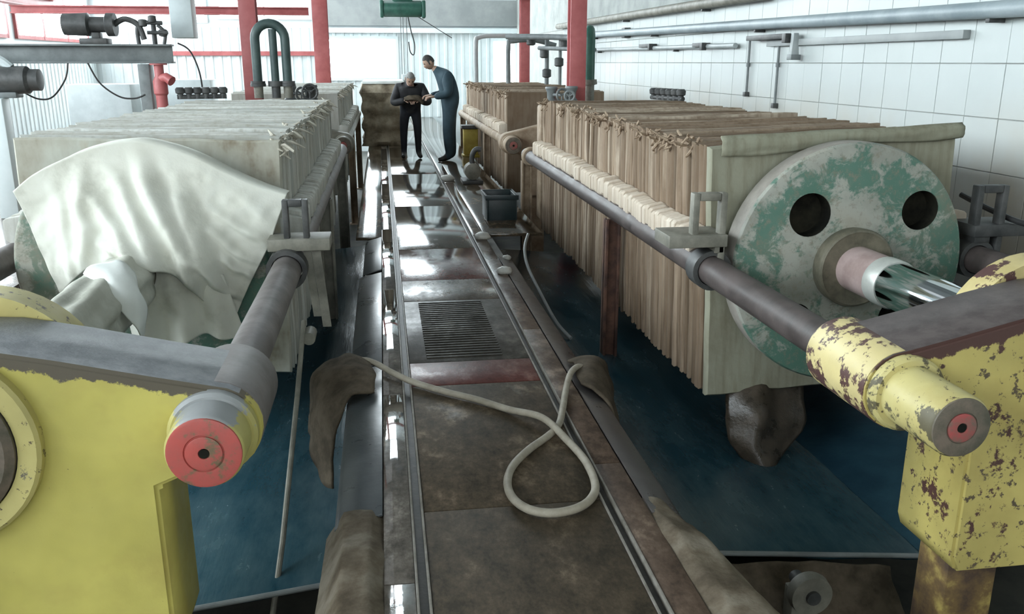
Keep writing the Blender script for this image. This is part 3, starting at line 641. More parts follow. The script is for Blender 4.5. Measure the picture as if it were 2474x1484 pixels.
def canvas():
    nu, nv = 130, 90; rowsv = []
    root = thing('canvas_sheet', 'cream canvas sheet draped in folds over the round head of left press', 'canvas sheet', (-1.2, 4.7, .9)); off = Vector((1.2, -4.7, -.9))
    for back in (.16, .10, .04):
        rowsv.append([Vector((samp(TOP, i / nu)[0] * .995, 4.72 + back, samp(TOP, i / nu)[1] + .012 - back * .06)) for i in range(nu + 1)])
    for j in range(nv + 1):
        v = j / nv; row = []
        for i in range(nu + 1):
            u = i / nu; a = samp(TOP, u); b = samp(BOT, u); x = a[0] + (b[0] - a[0]) * v; z = a[1] + (b[1] - a[1]) * v
            if u > .75:
                r = samp(RGT, v); k = ((u - .75) / .25) ** 2; x += (r[0] - (TOP[-1][0] + (BOT[-1][0] - TOP[-1][0]) * v)) * k; z += (r[1] - (TOP[-1][1] + (BOT[-1][1] - TOP[-1][1]) * v)) * k
            y = 4.70
            dr = math.hypot((x + 1.29) / .36, (z - .60) / .30); y -= .27 * math.exp(-dr * dr * 1.2) * min(1, v * 2.5)
            for (x0, z0, x1, z1, amp, wd) in FOLDS:
                dx, dz = x1 - x0, z1 - z0; L = math.hypot(dx, dz); t = ((x - x0) * dx + (z - z0) * dz) / (L * L); d = ((x - x0) * dz - (z - z0) * dx) / L
                d += .03 * noise.noise(Vector((t * 2, x0 * 7, z0 * 5))); e = max(0, min(1, (t + .1) / .35)) * max(0, min(1, (1.25 - t) / .3))
                q = abs(d) / wd; y -= amp * e * min(1, v * 2.5) * (1 / (1 + q * q * q) if d > 0 else math.exp(-q * q * .6))
            p = Vector((x, y, z)); y += .016 * noise.noise(p * 6) * min(1, v * 4) + .008 * noise.noise(p * 17) * min(1, v * 4)
            row.append(Vector((x, y, z + .012 * noise.noise(Vector((x * 9, 1, 1))) * v)))
        rowsv.append(row)
    last = rowsv[-1]
    for k in (1, 2): rowsv.append([p + Vector((0, .018 * k, .006 * k)) for p in last])        # rolled hem
    def part(name, R):
        o = MB().rings([[p + off for p in r] for r in R], cap=False, closed=False).build(name, M['tarp'], root, 0, 0); o.data.shade_smooth(); md = o.modifiers.new('s', 'SOLIDIFY'); md.thickness = .006; md.offset = 0
    part('sheet', rowsv)
    R = []
    for j in range(41):                                         # second layer hanging below the hem
        v = j / 40; row = []
        for i in range(61):
            u = i / 60; x = -1.36 + .50 * u + (.06 + .02 * u) * v; z = .64 - .10 * u - (.44 - .10 * u) * v
            y = 4.46 + .14 * u - .05 * v * (1 - u) + .045 * math.sin(u * 19 + 1.5 * v + .8) * (.3 + .7 * v) * (1 - .3 * u) + .02 * noise.noise(Vector((x * 8, 2, z * 5)))
            row.append(Vector((x, y, z + .02 * math.sin(u * 11 + 1))))
        R.append(row)
    part('lower_layer', R)
canvas()
R = []
for j in range(30):                                             # cloth wrapped round the ram
    y = 4.42 - 1.30 * j / 29; row = []
    for i in range(37):
        a = math.radians(-40 + 260 * i / 36); r = .132 + .010 * math.sin(i * .9 + j * .12) + .012 * noise.noise(Vector((i * .25, j * .25, 4))) + (.02 * (-a / .7) ** 2 if a < 0 else 0) + (.02 * ((a - PI) / .7) ** 2 if a > PI else 0)
        row.append(Vector((CXL + r * math.cos(a), y, RZ - .005 + r * math.sin(a))))
    R.append(row)
o = MB().rings(R, cap=False, closed=False).build('wrap_cloth', M['tarp_dull'], None, 0, 0); o.data.shade_smooth(); md = o.modifiers.new('s', 'SOLIDIFY'); md.thickness = .006
tag(o, 'dull beige cloth wrapped round the ram below the canvas sheet', 'cloth')
def white_rag(): drape('rag', 'white rag hanging on the wrapped ram below the canvas sheet', [[(-1.34, 3.98, .69), (-1.31, 3.93, .66), (-1.27, 3.90, .63), (-1.235, 3.88, .60)], [(-1.27, 4.02, .735), (-1.22, 3.93, .70), (-1.17, 3.86, .63), (-1.155, 3.84, .56)], [(-1.20, 4.05, .73), (-1.13, 3.96, .66), (-1.105, 3.88, .57), (-1.10, 3.85, .46)], [(-1.15, 4.06, .68), (-1.10, 3.98, .58), (-1.085, 3.92, .48), (-1.09, 3.88, .38)]], M['white_cloth'], .006, 'rag')

# ================================================================== hose, sacks, rod
H = [(-.30, 4.56, -.02), (-.179, 4.52, .045), (-.097, 4.455, .05), (0, 4.325, .035), (.104, 4.205, .022), (.262, 4.047, .02), (.394, 3.933, .02), (.535, 3.781, .02), (.663, 3.604, .045), (.735, 3.399, .022), (.769, 3.189, .02), (.761, 2.988, .02), (.718, 2.876, .02), (.643, 2.808, .02), (.547, 2.791, .02), (.47, 2.833, .02), (.427, 2.928, .02), (.426, 3.054, .02), (.469, 3.194, .02), (.561, 3.339, .02), (.665, 3.466, .018), (.734, 3.58, .018), (.792, 3.769, .02), (.85, 3.98, .03), (.915, 4.16, .05), (.985, 4.25, .045), (1.06, 4.26, -.02), (1.10, 4.27, -.10)]
def smooth_path(P, k=6):
    out = []
    for i in range(len(P) - 1):
        p = [Vector(P[max(i - 1, 0)]), Vector(P[i]), Vector(P[i + 1]), Vector(P[min(i + 2, len(P) - 1)])]
        for q in range(k):
            f = q / k; out.append(.5 * (2 * p[1] + (p[2] - p[0]) * f + (2 * p[0] - 5 * p[1] + 4 * p[2] - p[3]) * f * f + (-p[0] + 3 * p[1] - 3 * p[2] + p[3]) * f ** 3))
    return out + [Vector(P[-1])]
tag(MB().tube(smooth_path(H), .0165, 12).build('hose', M['hose']), 'beige hose looped across the walkway', 'hose')
def drape(name, label, cols, m, th=.012, cat='sackcloth'):
    """cols: list of polylines, lofted smoothly"""
    n = max(len(c) for c in cols); A = [smooth_path(c, 5) for c in cols]
    B = [smooth_path([a[i] for a in A], 5) for i in range(len(A[0]))]
    B = [[p + Vector((noise.noise(p * 9) * .02, noise.noise(p * 9 + Vector((7, 0, 0))) * .02, noise.noise(p * 11) * .015)) for p in r] for r in B]
    o = MB().rings(B, cap=False, closed=False).build(name, m, None, 0, 0); o.data.shade_smooth(); md = o.modifiers.new('s', 'SOLIDIFY'); md.thickness = th; md.offset = 0
    return tag(o, label, cat)
drape('sackcloth', 'brown wet sackcloth hung over the left walkway edge', [[(-.10, 4.10, .03), (-.20, 4.06, .015), (-.28, 4.02, -.10), (-.30, 4.0, -.25), (-.31, 3.97, -.42)], [(-.10, 4.25, .05), (-.22, 4.23, .06), (-.34, 4.18, -.05), (-.37, 4.14, -.22), (-.37, 4.05, -.42)], [(-.12, 4.42, .055), (-.25, 4.46, .08), (-.40, 4.40, .0), (-.43, 4.36, -.16), (-.44, 4.30, -.36)], [(-.14, 4.6, .02), (-.26, 4.64, .04), (-.41, 4.62, -.03), (-.44, 4.6, -.16), (-.46, 4.58, -.32)]], M['sack'])
drape('sackcloth', 'brown wet sackcloth hung over the right walkway edge', [[(.93, 4.05, .02), (.99, 3.98, .015), (1.06, 3.9, -.05), (1.08, 3.8, -.22), (1.09, 3.75, -.42)], [(.95, 4.22, .045), (1.03, 4.2, .05), (1.10, 4.12, -.03), (1.13, 4.0, -.22), (1.14, 3.9, -.42)], [(.97, 4.36, .03), (1.06, 4.38, .035), (1.15, 4.36, -.02), (1.17, 4.25, -.2), (1.17, 4.1, -.42)], [(.96, 4.46, .01), (1.06, 4.48, .02), (1.18, 4.46, -.01), (1.2, 4.42, -.18), (1.2, 4.35, -.4)]], M['sack'])
white_rag()
tag(MB().tube([(-.45, 4.45, .30), (-.47, 4.1, .02), (-.515, 3.55, -.45), (-.546, 3.32, -.66), (-.55, 3.25, -.85)], .013, 10).build('steel_rod', M['olive_steel']), 'thin brown rod slanting down beside the red bar end', 'rod')
drape('hanging_sheet', 'dark brown sheet hanging under the plates of right press', [[(1.90, 4.48, -.17), (1.89, 4.42, -.3), (1.88, 4.36, -.45), (1.93, 4.3, -.56)], [(2.05, 4.42, -.17), (2.03, 4.3, -.3), (2.0, 4.25, -.48), (2.06, 4.2, -.61)], [(2.2, 4.46, -.17), (2.19, 4.4, -.3), (2.2, 4.35, -.42), (2.2, 4.3, -.56)], [(2.36, 4.5, -.17), (2.37, 4.45, -.28), (2.36, 4.4, -.38), (2.34, 4.38, -.46)]], M['brown_sheet'], .02, 'filter cake')  # thin dark brown sheet hanging below the plates
t = thing('floor_roller', 'small pale roller on a bracket at the front of the blue tray', 'roller', (1.68, 2.98, -.62))
MB().lathe_y(0, .09, [(-.06, .03), (-.058, .088), (-.02, .092), (.0, .085), (.0, .03)], 28).build('wheel', M['olive_steel'], t); MB().lathe_y(0, .09, [(-.075, .03), (.1, .03)], 16).build('axle', M['dark_steel'], t)
MB().box(-.05, .05, .01, .09, -.36, .07).build('bracket', M['olive_steel'], t, .006)
tag(drape('sackcloth', '', [[(1.25, 2.5, -.95), (1.3, 2.9, -.80), (1.32, 3.12, -.62), (1.35, 3.2, -.52)], [(1.7, 2.45, -.97), (1.72, 2.88, -.86), (1.73, 3.12, -.66), (1.75, 3.22, -.555)], [(2.2, 2.9, -.95), (2.2, 3.0, -.86), (2.2, 3.14, -.68), (2.2, 3.22, -.62)]], M['sack']), 'grey-brown cloth hanging at the front lip of the right tray', 'sackcloth')
# lumps, box and small pump on the wet floor right of the aisle
def lump(label, x, y, z, r, seed):
    mb = MB(); R = []
    for i in range(1, 9):
        a = PI * i / 9; ring = []
        for j in range(14):
            b = 2 * PI * j / 14; p = Vector((math.sin(a) * math.cos(b), math.sin(a) * math.sin(b), math.cos(a) * .55)); k = 1 + .3 * noise.noise(p * 2 + Vector((seed, 0, 0)))
            ring.append(Vector((x, y, z)) + p * r * k)
        R.append(ring)
    tag(mb.rings(R).build('cake_lump', M['foam'], None, 0, 80), label, 'cake lump', 'pale cake lumps on the walkway')
lump('pale cake lump in front of the two men', .86, 12.2, .03, .10, 1); lump('pale cake lump beside the right groove before the dark box', .885, 8.02, .02, .075, 2)
lump('small pale cake lump at the right walkway edge', 1.0, 7.2, -.01, .04, 3); lump('pale cake lump on the right edge plate end', .90, 6.6, .02, .06, 4)
t = thing('plastic_crate', 'dark teal crate on the floor beside the tan post', 'crate', (1.2, 9.2, -.03))
mb = MB(); mb.box(-.16, .16, -.22, .22, 0, .02); mb.box(-.16, -.145, -.22, .22, .02, .28); mb.box(.145, .16, -.22, .22, .02, .28); mb.box(-.145, .145, -.22, -.205, .02, .28); mb.box(-.145, .145, .205, .22, .02, .28)
mb.build('body', M['teal_box'], t, .006); mb = MB(); mb.box(-.175, .175, -.235, -.22, .24, .29); mb.box(-.175, .175, .22, .235, .24, .29); mb.box(-.175, -.16, -.22, .22, .24, .29); mb.box(.16, .175, -.22, .22, .24, .29); mb.build('rim', M['teal_box'], t, .003)
t = thing('floor_pump', 'small dark pump standing on wet floor right of the men', 'pump', (1.18, 12.0, -.005))
MB().box(-.14, .14, -.2, .2, 0, .05).build('base', M['dark_steel'], t, .008); MB().lathe_y(0, .17, [(-.2, .06), (-.18, .11), (.05, .11), (.06, .08), (.2, .08), (.2, .03)], 20).build('motor', M['olive_steel'], t)
MB().tube(smooth_path([(0, -.1, .26), (0, -.1, .38), (.05, -.1, .46), (.12, -.1, .46)]), .035, 12).build('outlet', M['dark_steel'], t)
tag(MB().tube(smooth_path([(1.30, 7.9, .05), (1.22, 7.6, -.02), (1.2, 7.3, -.12), (1.24, 6.9, -.25), (1.32, 6.6, -.42), (1.4, 6.4, -.5)]), .014, 10).build('grey_hose', M['pipe']), 'thin pale hose hanging from the right edge beside the rusty post', 'hose')
t = thing('support_pedestal', 'yellow pedestal on the floor right of the man in blue', 'pedestal', (1.52, 15.6, -.03))
MB().box(-.15, .15, -.15, .15, 0, .05).build('foot', M['yellow_block'], t, .008); MB().box(-.125, .125, -.12, .12, .05, .50).build('column', M['yellow_block'], t, .015); MB().box(-.16, .16, -.15, .15, .50, .56).build('top_plate', M['dark_steel'], t, .008)

# ================================================================== red gantries, hoist
def column(label, x, y, z1, w=.19, m=None):
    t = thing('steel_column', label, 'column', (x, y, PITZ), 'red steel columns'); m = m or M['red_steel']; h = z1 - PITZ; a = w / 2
    mb = MB(); mb.box(-a, a, -a, -a + .018, 0, h); mb.box(-a, a, a - .018, a, 0, h); mb.box(-.012, .012, -a + .018, a - .018, 0, h); mb.build('shaft', m, t, .003)
    MB().box(-a - .06, a + .06, -a - .06, a + .06, 0, .03).build('base_plate', m, t, .004); return t
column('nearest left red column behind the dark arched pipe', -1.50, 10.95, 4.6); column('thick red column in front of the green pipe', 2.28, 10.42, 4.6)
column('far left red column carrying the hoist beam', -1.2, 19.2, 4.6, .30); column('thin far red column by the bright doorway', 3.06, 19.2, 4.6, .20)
def ibeam(name, label, p0, p1, h, wd, m, grp=None):
    o = None; p0, p1 = Vector(p0), Vector(p1); L_ = (p1 - p0).length; mb = MB()
    mb.box(0, L_, -wd / 2, wd / 2, h - .02, h); mb.box(0, L_, -wd / 2, wd / 2, 0, .02); mb.box(0, L_, -.01, .01, .02, h - .02)
    o = mb.build(name, m, None, .002); o.location = p0; o.rotation_euler = (0, 0, math.atan2((p1 - p0).y, (p1 - p0).x)); return tag(o, label, 'beam', grp)
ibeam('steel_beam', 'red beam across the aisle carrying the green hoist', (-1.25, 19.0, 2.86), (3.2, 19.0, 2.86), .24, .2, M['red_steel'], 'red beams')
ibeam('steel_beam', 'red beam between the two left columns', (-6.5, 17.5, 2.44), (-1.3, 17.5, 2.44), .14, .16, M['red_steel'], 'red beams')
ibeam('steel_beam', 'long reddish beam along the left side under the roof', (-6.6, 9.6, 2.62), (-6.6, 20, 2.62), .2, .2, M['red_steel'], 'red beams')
t = thing('hoist', 'green electric hoist hanging under the red beam', 'hoist', (.48, 18.75, 2.50))
mb = MB(); R = [[(x, .2 * math.cos(2 * PI * j / 24), .14 + .16 * math.sin(2 * PI * j / 24)) for j in range(24)] for x in (-.38, .38)]; mb.rings(R).build('drum', M['green'], t, .015)
MB().box(-.46, -.38, -.2, .2, -.04, .3).build('motor_cap', M['green'], t, .03); MB().box(.38, .46, -.2, .2, -.04, .3).build('gear_cap', M['green'], t, .03); MB().box(-.2, .2, -.06, .06, .28, .40).build('trolley', M['green'], t, .01)
for x in (-.05, .0, .07): MB().tube([(x, 0, .0), (x, 0, -1.15)], .008, 6).build('rope', M['grey_steel'], t)
MB().tube(smooth_path([(.1, 0, 0), (.16, 0, -.3), (.22, 0, -.55), (.2, 0, -.75), (.13, 0, -.7), (.1, 0, -.5)]), .012, 8).build('control_cable', M['cable'], t)
MB().box(-.06, .10, -.06, .06, -1.32, -1.14).build('hook_block', M['pale_steel'], t, .02)
MB().tube([(.3, .1, .0), (1.0, .1, -.42)], .008, 6).build('stay', M['cable'], t)

# inverted U pipes
def u_pipe(label, x, y, z0, w, h, r, m, rot, grp, flz=None):
    t = thing('arched_pipe', label, 'pipe', (x, y, z0), grp); t.rotation_euler = (0, 0, rot)
    P = [(-w / 2, 0, 0)] + [(-w / 2, 0, (h - w / 2) * k / 3) for k in (1, 2, 3)] + [(w / 2 * math.cos(a), 0, h - w / 2 + w / 2 * math.sin(a)) for a in [PI - PI * i / 12 for i in range(1, 12)]] + [(w / 2, 0, (h - w / 2) * k / 3) for k in (3, 2, 1)] + [(w / 2, 0, 0)]
    MB().tube(P, r, 16).build('bend', m, t)
    for s in (-1, 1): MB().lathe_z(s * w / 2, 0, [(-.03, r + .035), (.0, r + .035), (.005, r + .03), (.03, r + .03)], 20).build('flange', M['dark_steel'] if m == M['green_dark'] else M['olive_steel'], t)
    for s in (-1, 1): MB().lathe_z(s * w / 2, 0, [(PITZ - z0 if x > 0 else -.16, r), (-.03, r)], 16).build('stub', M['olive_steel'], t)
    return t
up = u_pipe('dark arched pipe with three legs on the left press end', -1.235, 10.6, 1.36, .33, .66, .052, M['green_dark'], .12, 'arched pipes')
MB().tube([(.03, 0, 0), (.03, 0, .60)], .045, 14).build('middle_leg', M['green_dark'], up); MB().lathe_z(.03, 0, [(-.16, .05), (-.03, .05), (-.03, .085), (.03, .085)], 18).build('flange', M['dark_steel'], up)
u_pipe('green arched pipe beside the thick red column', 2.56, 10.95, 1.36, .26, .62, .058, M['green'], 1.25, 'arched pipes')
def handwheel(label, x, y, z, r, rot, m=None):
    t = thing('valve', label, 'valve', (x, y, z), 'valves on the press ends'); t.rotation_euler = (0, 0, rot); m = m or M['dark_steel']
    MB().tube([(r * math.cos(2 * PI * i / 20), -.12, r + .02 + r * math.sin(2 * PI * i / 20)) for i in range(21)], .014, 8).build('handwheel', m, t)
    mb = MB()
    for a in (0, 2.1, 4.2): mb.tube([(0, -.12, r + .02), (r * math.cos(a + .5), -.12, r + .02 + r * math.sin(a + .5))], .009, 6)
    mb.build('spokes', m, t); MB().tube([(0, -.12, r + .02), (0, .12, r + .02)], .018, 10).build('stem', m, t)
    MB().lathe_z(0, .1, [(0, .07), (.02, .075), (.05, .05), (.12, .055), (.16, .075), (.18, .07)], 18).build('body', m, t); return t
handwheel('valve with spoked handwheel left of the far bright window', -.83, 10.75, 1.16, .085, 0); handwheel('grey valve between the dark arched pipe and the handwheel', -1.02, 10.9, 1.15, .07, .7, M['grey_steel'])
handwheel('grey valve on the right press end left of the red column', 2.02, 10.3, 1.14, .07, .4, M['grey_steel']); handwheel('second grey valve touching the red column on the right', 2.16, 10.15, 1.15, .055, -.3, M['grey_steel'])
def taps(label, x, y, z, n, dx, dy, m):
    t = thing('tap_row', label, 'tap row', (x, y, z)); MB().tube([(-dx * .4, -dy * .4, .02), (dx * (n - .6), dy * (n - .6), .02)], .025, 10).build('pipe', m, t)
    for i in range(n): MB().lathe_z(dx * i, dy * i, [(.0, .03), (.05, .03), (.06, .048), (.10, .052), (.12, .035)], 14).build('knob', m, t)
taps('row of dark knobs on the left press top by the red hydrant', -2.14, 10.0, 1.22, 6, .085, .02, M['dark_steel']); taps('row of dark knobs on the right press top against white wall', 2.98, 9.58, 1.205, 6, .028, -.10, M['dark_steel'])

# ================================================================== far end: covered stack blocking half the aisle
t = thing('covered_stack', 'tan cloth-covered stack blocking the left half of aisle behind the men', 'covered stack', (.02, 18.6, -.006))
mb = MB(); R = []
for z, k in [(1.2 * q / 14, 1 + .05 * math.sin(q * 1.7)) for q in range(14)] + [(1.19, .95)]:
    ring = []
    for i in range(48):
        a = 2 * PI * i / 48; c, s_ = math.cos(a), math.sin(a); q = max(abs(c), abs(s_)); p = Vector((c / q * .40, s_ / q * .9, z)); p.x *= k; p.y *= k
        ring.append(p + Vector((noise.noise(p * 4), noise.noise(p * 4 + Vector((5, 0, 0))), 0)) * .09)
    R.append(ring)
mb.rings(R).build('cover', M['cover_tan'], t, 0, 60); MB().box(-.4, .42, -.9, .9, 1.19, 1.25).build('top_sheet', M['white_cloth'], t, .02)
# ================================================================== left side machinery
ibeam('crane_beam', 'thick grey horizontal beam at upper left', (-4.6, 10.3, 1.585), (-2.24, 10.3, 1.585), .20, .2, M['grey_steel'])
tag(bxo('hanging_duct', M['pale_steel'], -2.30, -2.06, 10.6, 10.85, 1.86, 4.6, bev=.01), 'pale grey box duct hanging above the grey beam end', 'duct')
t = thing('beam_motor', 'dark motor and gear set standing on the grey beam', 'motor', (-3.02, 10.3, 1.785))
MB().box(-.14, .14, -.1, .1, 0, .06).build('base', M['dark_steel'], t, .01)
mb = MB(); mb.rings([[(x, r * math.cos(2 * PI * j / 18), .20 + r * math.sin(2 * PI * j / 18)) for j in range(18)] for x, r in ((-.32, .05), (-.3, .11), (-.05, .12), (-.03, .08), (.12, .08), (.14, .12), (.22, .12))]).build('housing', M['dark_steel'], t)
MB().tube(smooth_path([(.2, 0, .2), (.32, 0, .26), (.45, 0, .2), (.5, 0, .05)]), .03, 10).build('pipe', M['dark_steel'], t); MB().box(-.02, .06, -.06, .06, .06, .12).build('foot', M['dark_steel'], t, .005)
t = thing('valve_train', 'tangle of small dark pipes and fittings on the grey beam end', 'fittings', (-2.42, 10.3, 1.785))
for P, r in (([(-.16, 0, 0), (-.16, 0, .16), (-.1, 0, .22), (.1, 0, .22)], .022), ([(.0, .03, 0), (.0, .03, .26)], .026), ([(-.05, -.04, .12), (.16, -.04, .12)], .02), ([(.1, 0, 0), (.12, 0, .12), (.05, 0, .2)], .018)): MB().tube(smooth_path(P), r, 10).build('pipe', M['dark_steel'], t)
for x, z in ((-.1, .22), (.0, .26), (.1, .12)): MB().lathe_z(x, 0, [(z - .04, .02), (z - .03, .045), (z + .03, .045), (z + .04, .02)], 12).build('fitting', M['dark_steel'], t)
t = thing('side_motor', 'dark motor with pale cap at the far left edge', 'motor', (-3.95, 10.0, 1.30))
mb = MB(); mb.rings([[(x, r * math.cos(2 * PI * j / 20), .12 + r * math.sin(2 * PI * j / 20)) for j in range(20)] for x, r in ((-.5, .14), (.3, .14), (.33, .11), (.42, .11), (.43, .05))]).build('barrel', M['dark_steel'], t)
MB().tube(smooth_path([(-.2, 0, .24), (-.1, 0, .34), (.05, 0, .32), (.15, 0, .24)]), .05, 10).build('hood', M['pale_steel'], t); MB().box(-.3, .2, -.1, .1, -.06, .0).build('foot', M['grey_steel'], t, .01)
tag(bxo('white_pillar', M['sheet_white'], -4.05, -3.86, 9.8, 10.0, 0, 1.24, bev=.01), 'white pillar under the dark motor at far left edge', 'pillar')
tag(bxo('grey_pillar', M['grey_steel'], -2.60, -2.48, 10.2, 10.4, 0, 1.58, bev=.008), 'grey post under the thick grey beam', 'post')
t = thing('hydrant', 'red hydrant fitting beside the grey post', 'hydrant', (-2.38, 10.2, 0))
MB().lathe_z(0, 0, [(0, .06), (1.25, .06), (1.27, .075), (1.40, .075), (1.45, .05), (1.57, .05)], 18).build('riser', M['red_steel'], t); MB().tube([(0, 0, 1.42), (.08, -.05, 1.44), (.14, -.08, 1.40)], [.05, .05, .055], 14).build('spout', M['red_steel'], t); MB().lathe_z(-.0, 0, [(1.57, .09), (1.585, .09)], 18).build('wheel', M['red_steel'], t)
for lab, P in (('black cable sagging in a deep loop under the grey beam, left one', [(-3.30, 10.2, 1.59), (-3.35, 10.2, 1.42), (-3.5, 10.2, 1.24), (-3.65, 10.2, 1.22), (-3.8, 10.2, 1.3)]), ('black cable sagging under the grey beam, right one', [(-3.1, 10.2, 1.59), (-3.0, 10.2, 1.38), (-2.82, 10.2, 1.24), (-2.66, 10.2, 1.22), (-2.55, 10.2, 1.26)]), ('thin cable drooping right of the grey beam end', [(-2.2, 10.4, 1.8), (-2.08, 10.4, 1.72), (-2.0, 10.4, 1.5), (-1.98, 10.4, 1.25)])):
    tag(MB().tube(smooth_path(P), .009, 8).build('cable', M['cable']), lab, 'cable')
tag(bxo('orange_panel', M['orange'], -6.62, -5.85, 15.0, 15.05, 2.06, 2.26, bev=.004), 'orange panel glowing at upper left corner', 'panel')
for i, (x, y) in enumerate(((-4.6, 15.5), (-3.5, 16.5))): tag(bxo('left_cabinet', M['pale_steel'], x - .5, x + .5, y, y + .6, 0, 1.25 + .05 * i, bev=.02), ['pale grey cabinet behind the left press near the cables', 'pale grey cabinet behind the red hydrant'][i], 'cabinet')

# ================================================================== right wall pipes
def wallpipe(label, z, y0, y1, r, m, x=XR - .10, z1=None, grp='pipes along the right wall'):
    t = thing('wall_pipe', label, 'pipe', (0, 0, 0), grp); z1 = z if z1 is None else z1
    MB().tube([(x, y0, z), (x, y1, z1)], r, 14).build('pipe', m, t); n = max(2, int((y1 - y0) / 3))
    for i in range(n):
        y = y0 + (y1 - y0) * (i + .5) / n; zz = z + (z1 - z) * (i + .5) / n; MB().box(x - .01, XR - .014, y - .02, y + .02, zz - r - .025, zz - r + .004).build('bracket', M['dark_steel'], t, .003)
    return t
wallpipe('thick blue-grey pipe running along the upper right wall', 1.90, 3.6, 18.5, .055, M['pipe_blue'], XR - .12, 2.12)
wallpipe('dull grey pipe high on the right wall above the thick one', 2.27, 9.0, 20, .06, M['olive_steel'], XR - .12, 2.36)
wallpipe('thin pale pipe below the thick wall pipe', 1.78, 9.8, 18.5, .03, M['pipe'], XR - .08, 1.83)
tag(bxo('pipe_shadow_strip', M['sheet_grey'], XR - .07, XR - .014, 5.78, 9.0, 1.755, 1.815, bev=.004), 'grey strip on the right wall in place of the thick pipe shadow', 'shadow strip')  # solid grey strip standing in for the pipe's shadow on the wall
for lab, y, z0, z1 in (('thin upright pipe on the right wall next to the brown stain', 8.75, 1.16, 1.82), ('thin upright pipe on the right wall left of the stain', 9.5, 1.25, 1.85)):
    t = thing('upright_pipe', lab, 'pipe', (XR - .04, y, 0)); MB().tube([(0, 0, z0), (0, 0, z1)], .014, 10).build('pipe', M['grey_steel'], t); MB().box(-.03, .025, -.03, .03, z0 - .02, z0 + .03).build('foot', M['dark_steel'], t, .004); MB().lathe_z(0, 0, [(1.55, .022), (1.59, .022)], 10).build('joint', M['grey_steel'], t)
for i, (y, z, a) in enumerate(((8.9, 1.84, .9), (13.2, 1.83, .5), (10.9, 1.80, .3))):
    t = thing('wall_clamp', ['long dark bracket arm under the thick wall pipe', 'small dark clamp between wall pipes further back', 'middle dark clamp under the wall pipe'][i], 'bracket', (XR - .12, y, z), 'dark brackets on the right wall')
    MB().box(-.03, .10, -a / 2, a / 2, -.02, .03).build('arm', M['dark_steel'], t, .005); MB().box(-.04, .02, -a / 2 - .08, -a / 2, -.06, .03).build('jaw', M['dark_steel'], t, .005)
tag(bxo('junction_box', M['dark_steel'], XR - .12, XR - .014, 14.4, 14.6, 1.98, 2.14, bev=.01), 'small dark junction box above the wall pipe', 'junction box')
t = thing('pipe_hanger', 'pale hanger strap below the thick wall pipe', 'hanger', (XR - .10, 8.3, 1.75)); MB().prism_y([(-.03, -.09), (.05, -.10), (.03, .12), (-.02, .12)], -.03, .03).build('strap', M['pipe'], t, .004); MB().box(-.04, .06, -.05, .05, -.13, -.08).build('foot', M['grey_steel'], t, .005)
# pipe cluster in the far right background
t = thing('pipe_cluster', 'tangle of grey pipes and valves behind the thin red column', 'pipework', (2.9, 16.5, 0))
for P, r in (([(-.6, 0, 2.05), (.0, -.6, 2.03), (.5, -1.2, 2.0)], .05), ([(-.5, .5, 1.2), (-.5, .5, 1.9), (-.42, .5, 1.98), (0, .5, 2.0), (.4, .4, 1.9)], .045), ([(.15, 0, 1.1), (.15, 0, 2.1)], .04), ([(.32, -.4, 1.1), (.32, -.4, 2.0)], .03), ([(.0, 0, 1.85), (.7, -1.5, 1.8)], .035)):
    MB().tube(smooth_path(P), r, 12).build('pipe', M['grey_steel'], t)
for x, y, z in ((.1, 0, 1.75), (.3, -.4, 1.6), (.15, 0, 1.4), (-.1, .3, 1.98), (.35, -.6, 1.9)): MB().lathe_z(x, y, [(z - .08, .05), (z - .06, .085), (z + .06, .085), (z + .08, .05)], 14).build('valve_body', M['dark_steel'], t)
tag(MB().tube(smooth_path([(2.1, 20, PITZ), (2.1, 20, 0), (2.1, 20, 1.1), (2.1, 20, 2.0), (2.16, 20, 2.12), (2.4, 20, 2.16), (2.9, 20, 2.16)]), .05, 12).build('goose_pipe', M['pipe']), 'pale gooseneck pipe left of the bright far doorway', 'pipe')
# items to the right of the disk
tag(MB().tube(smooth_path([(3.3, 4.6, .86), (3.34, 4.35, .80), (3.38, 4.1, .77), (3.42, 3.7, .84)]), .016, 10).build('cable', M['cable']), 'black cable sagging right of the round green disk', 'cable')
t = thing('side_cylinder', 'dark auxiliary cylinder along the wall behind the ram', 'cylinder', (3.62, 3.4, .40)); MB().lathe_y(0, 0, [(-.8, .07), (-.78, .1), (1.4, .1), (1.42, .07)], 24).build('barrel', M['dark_steel'], t); MB().box(-.06, .06, -.3, -.2, -1.4, -.08).build('stand', M['dark_steel'], t, .01); MB().box(-.06, .06, .9, 1.0, -1.4, -.08).build('stand', M['dark_steel'], t, .01)

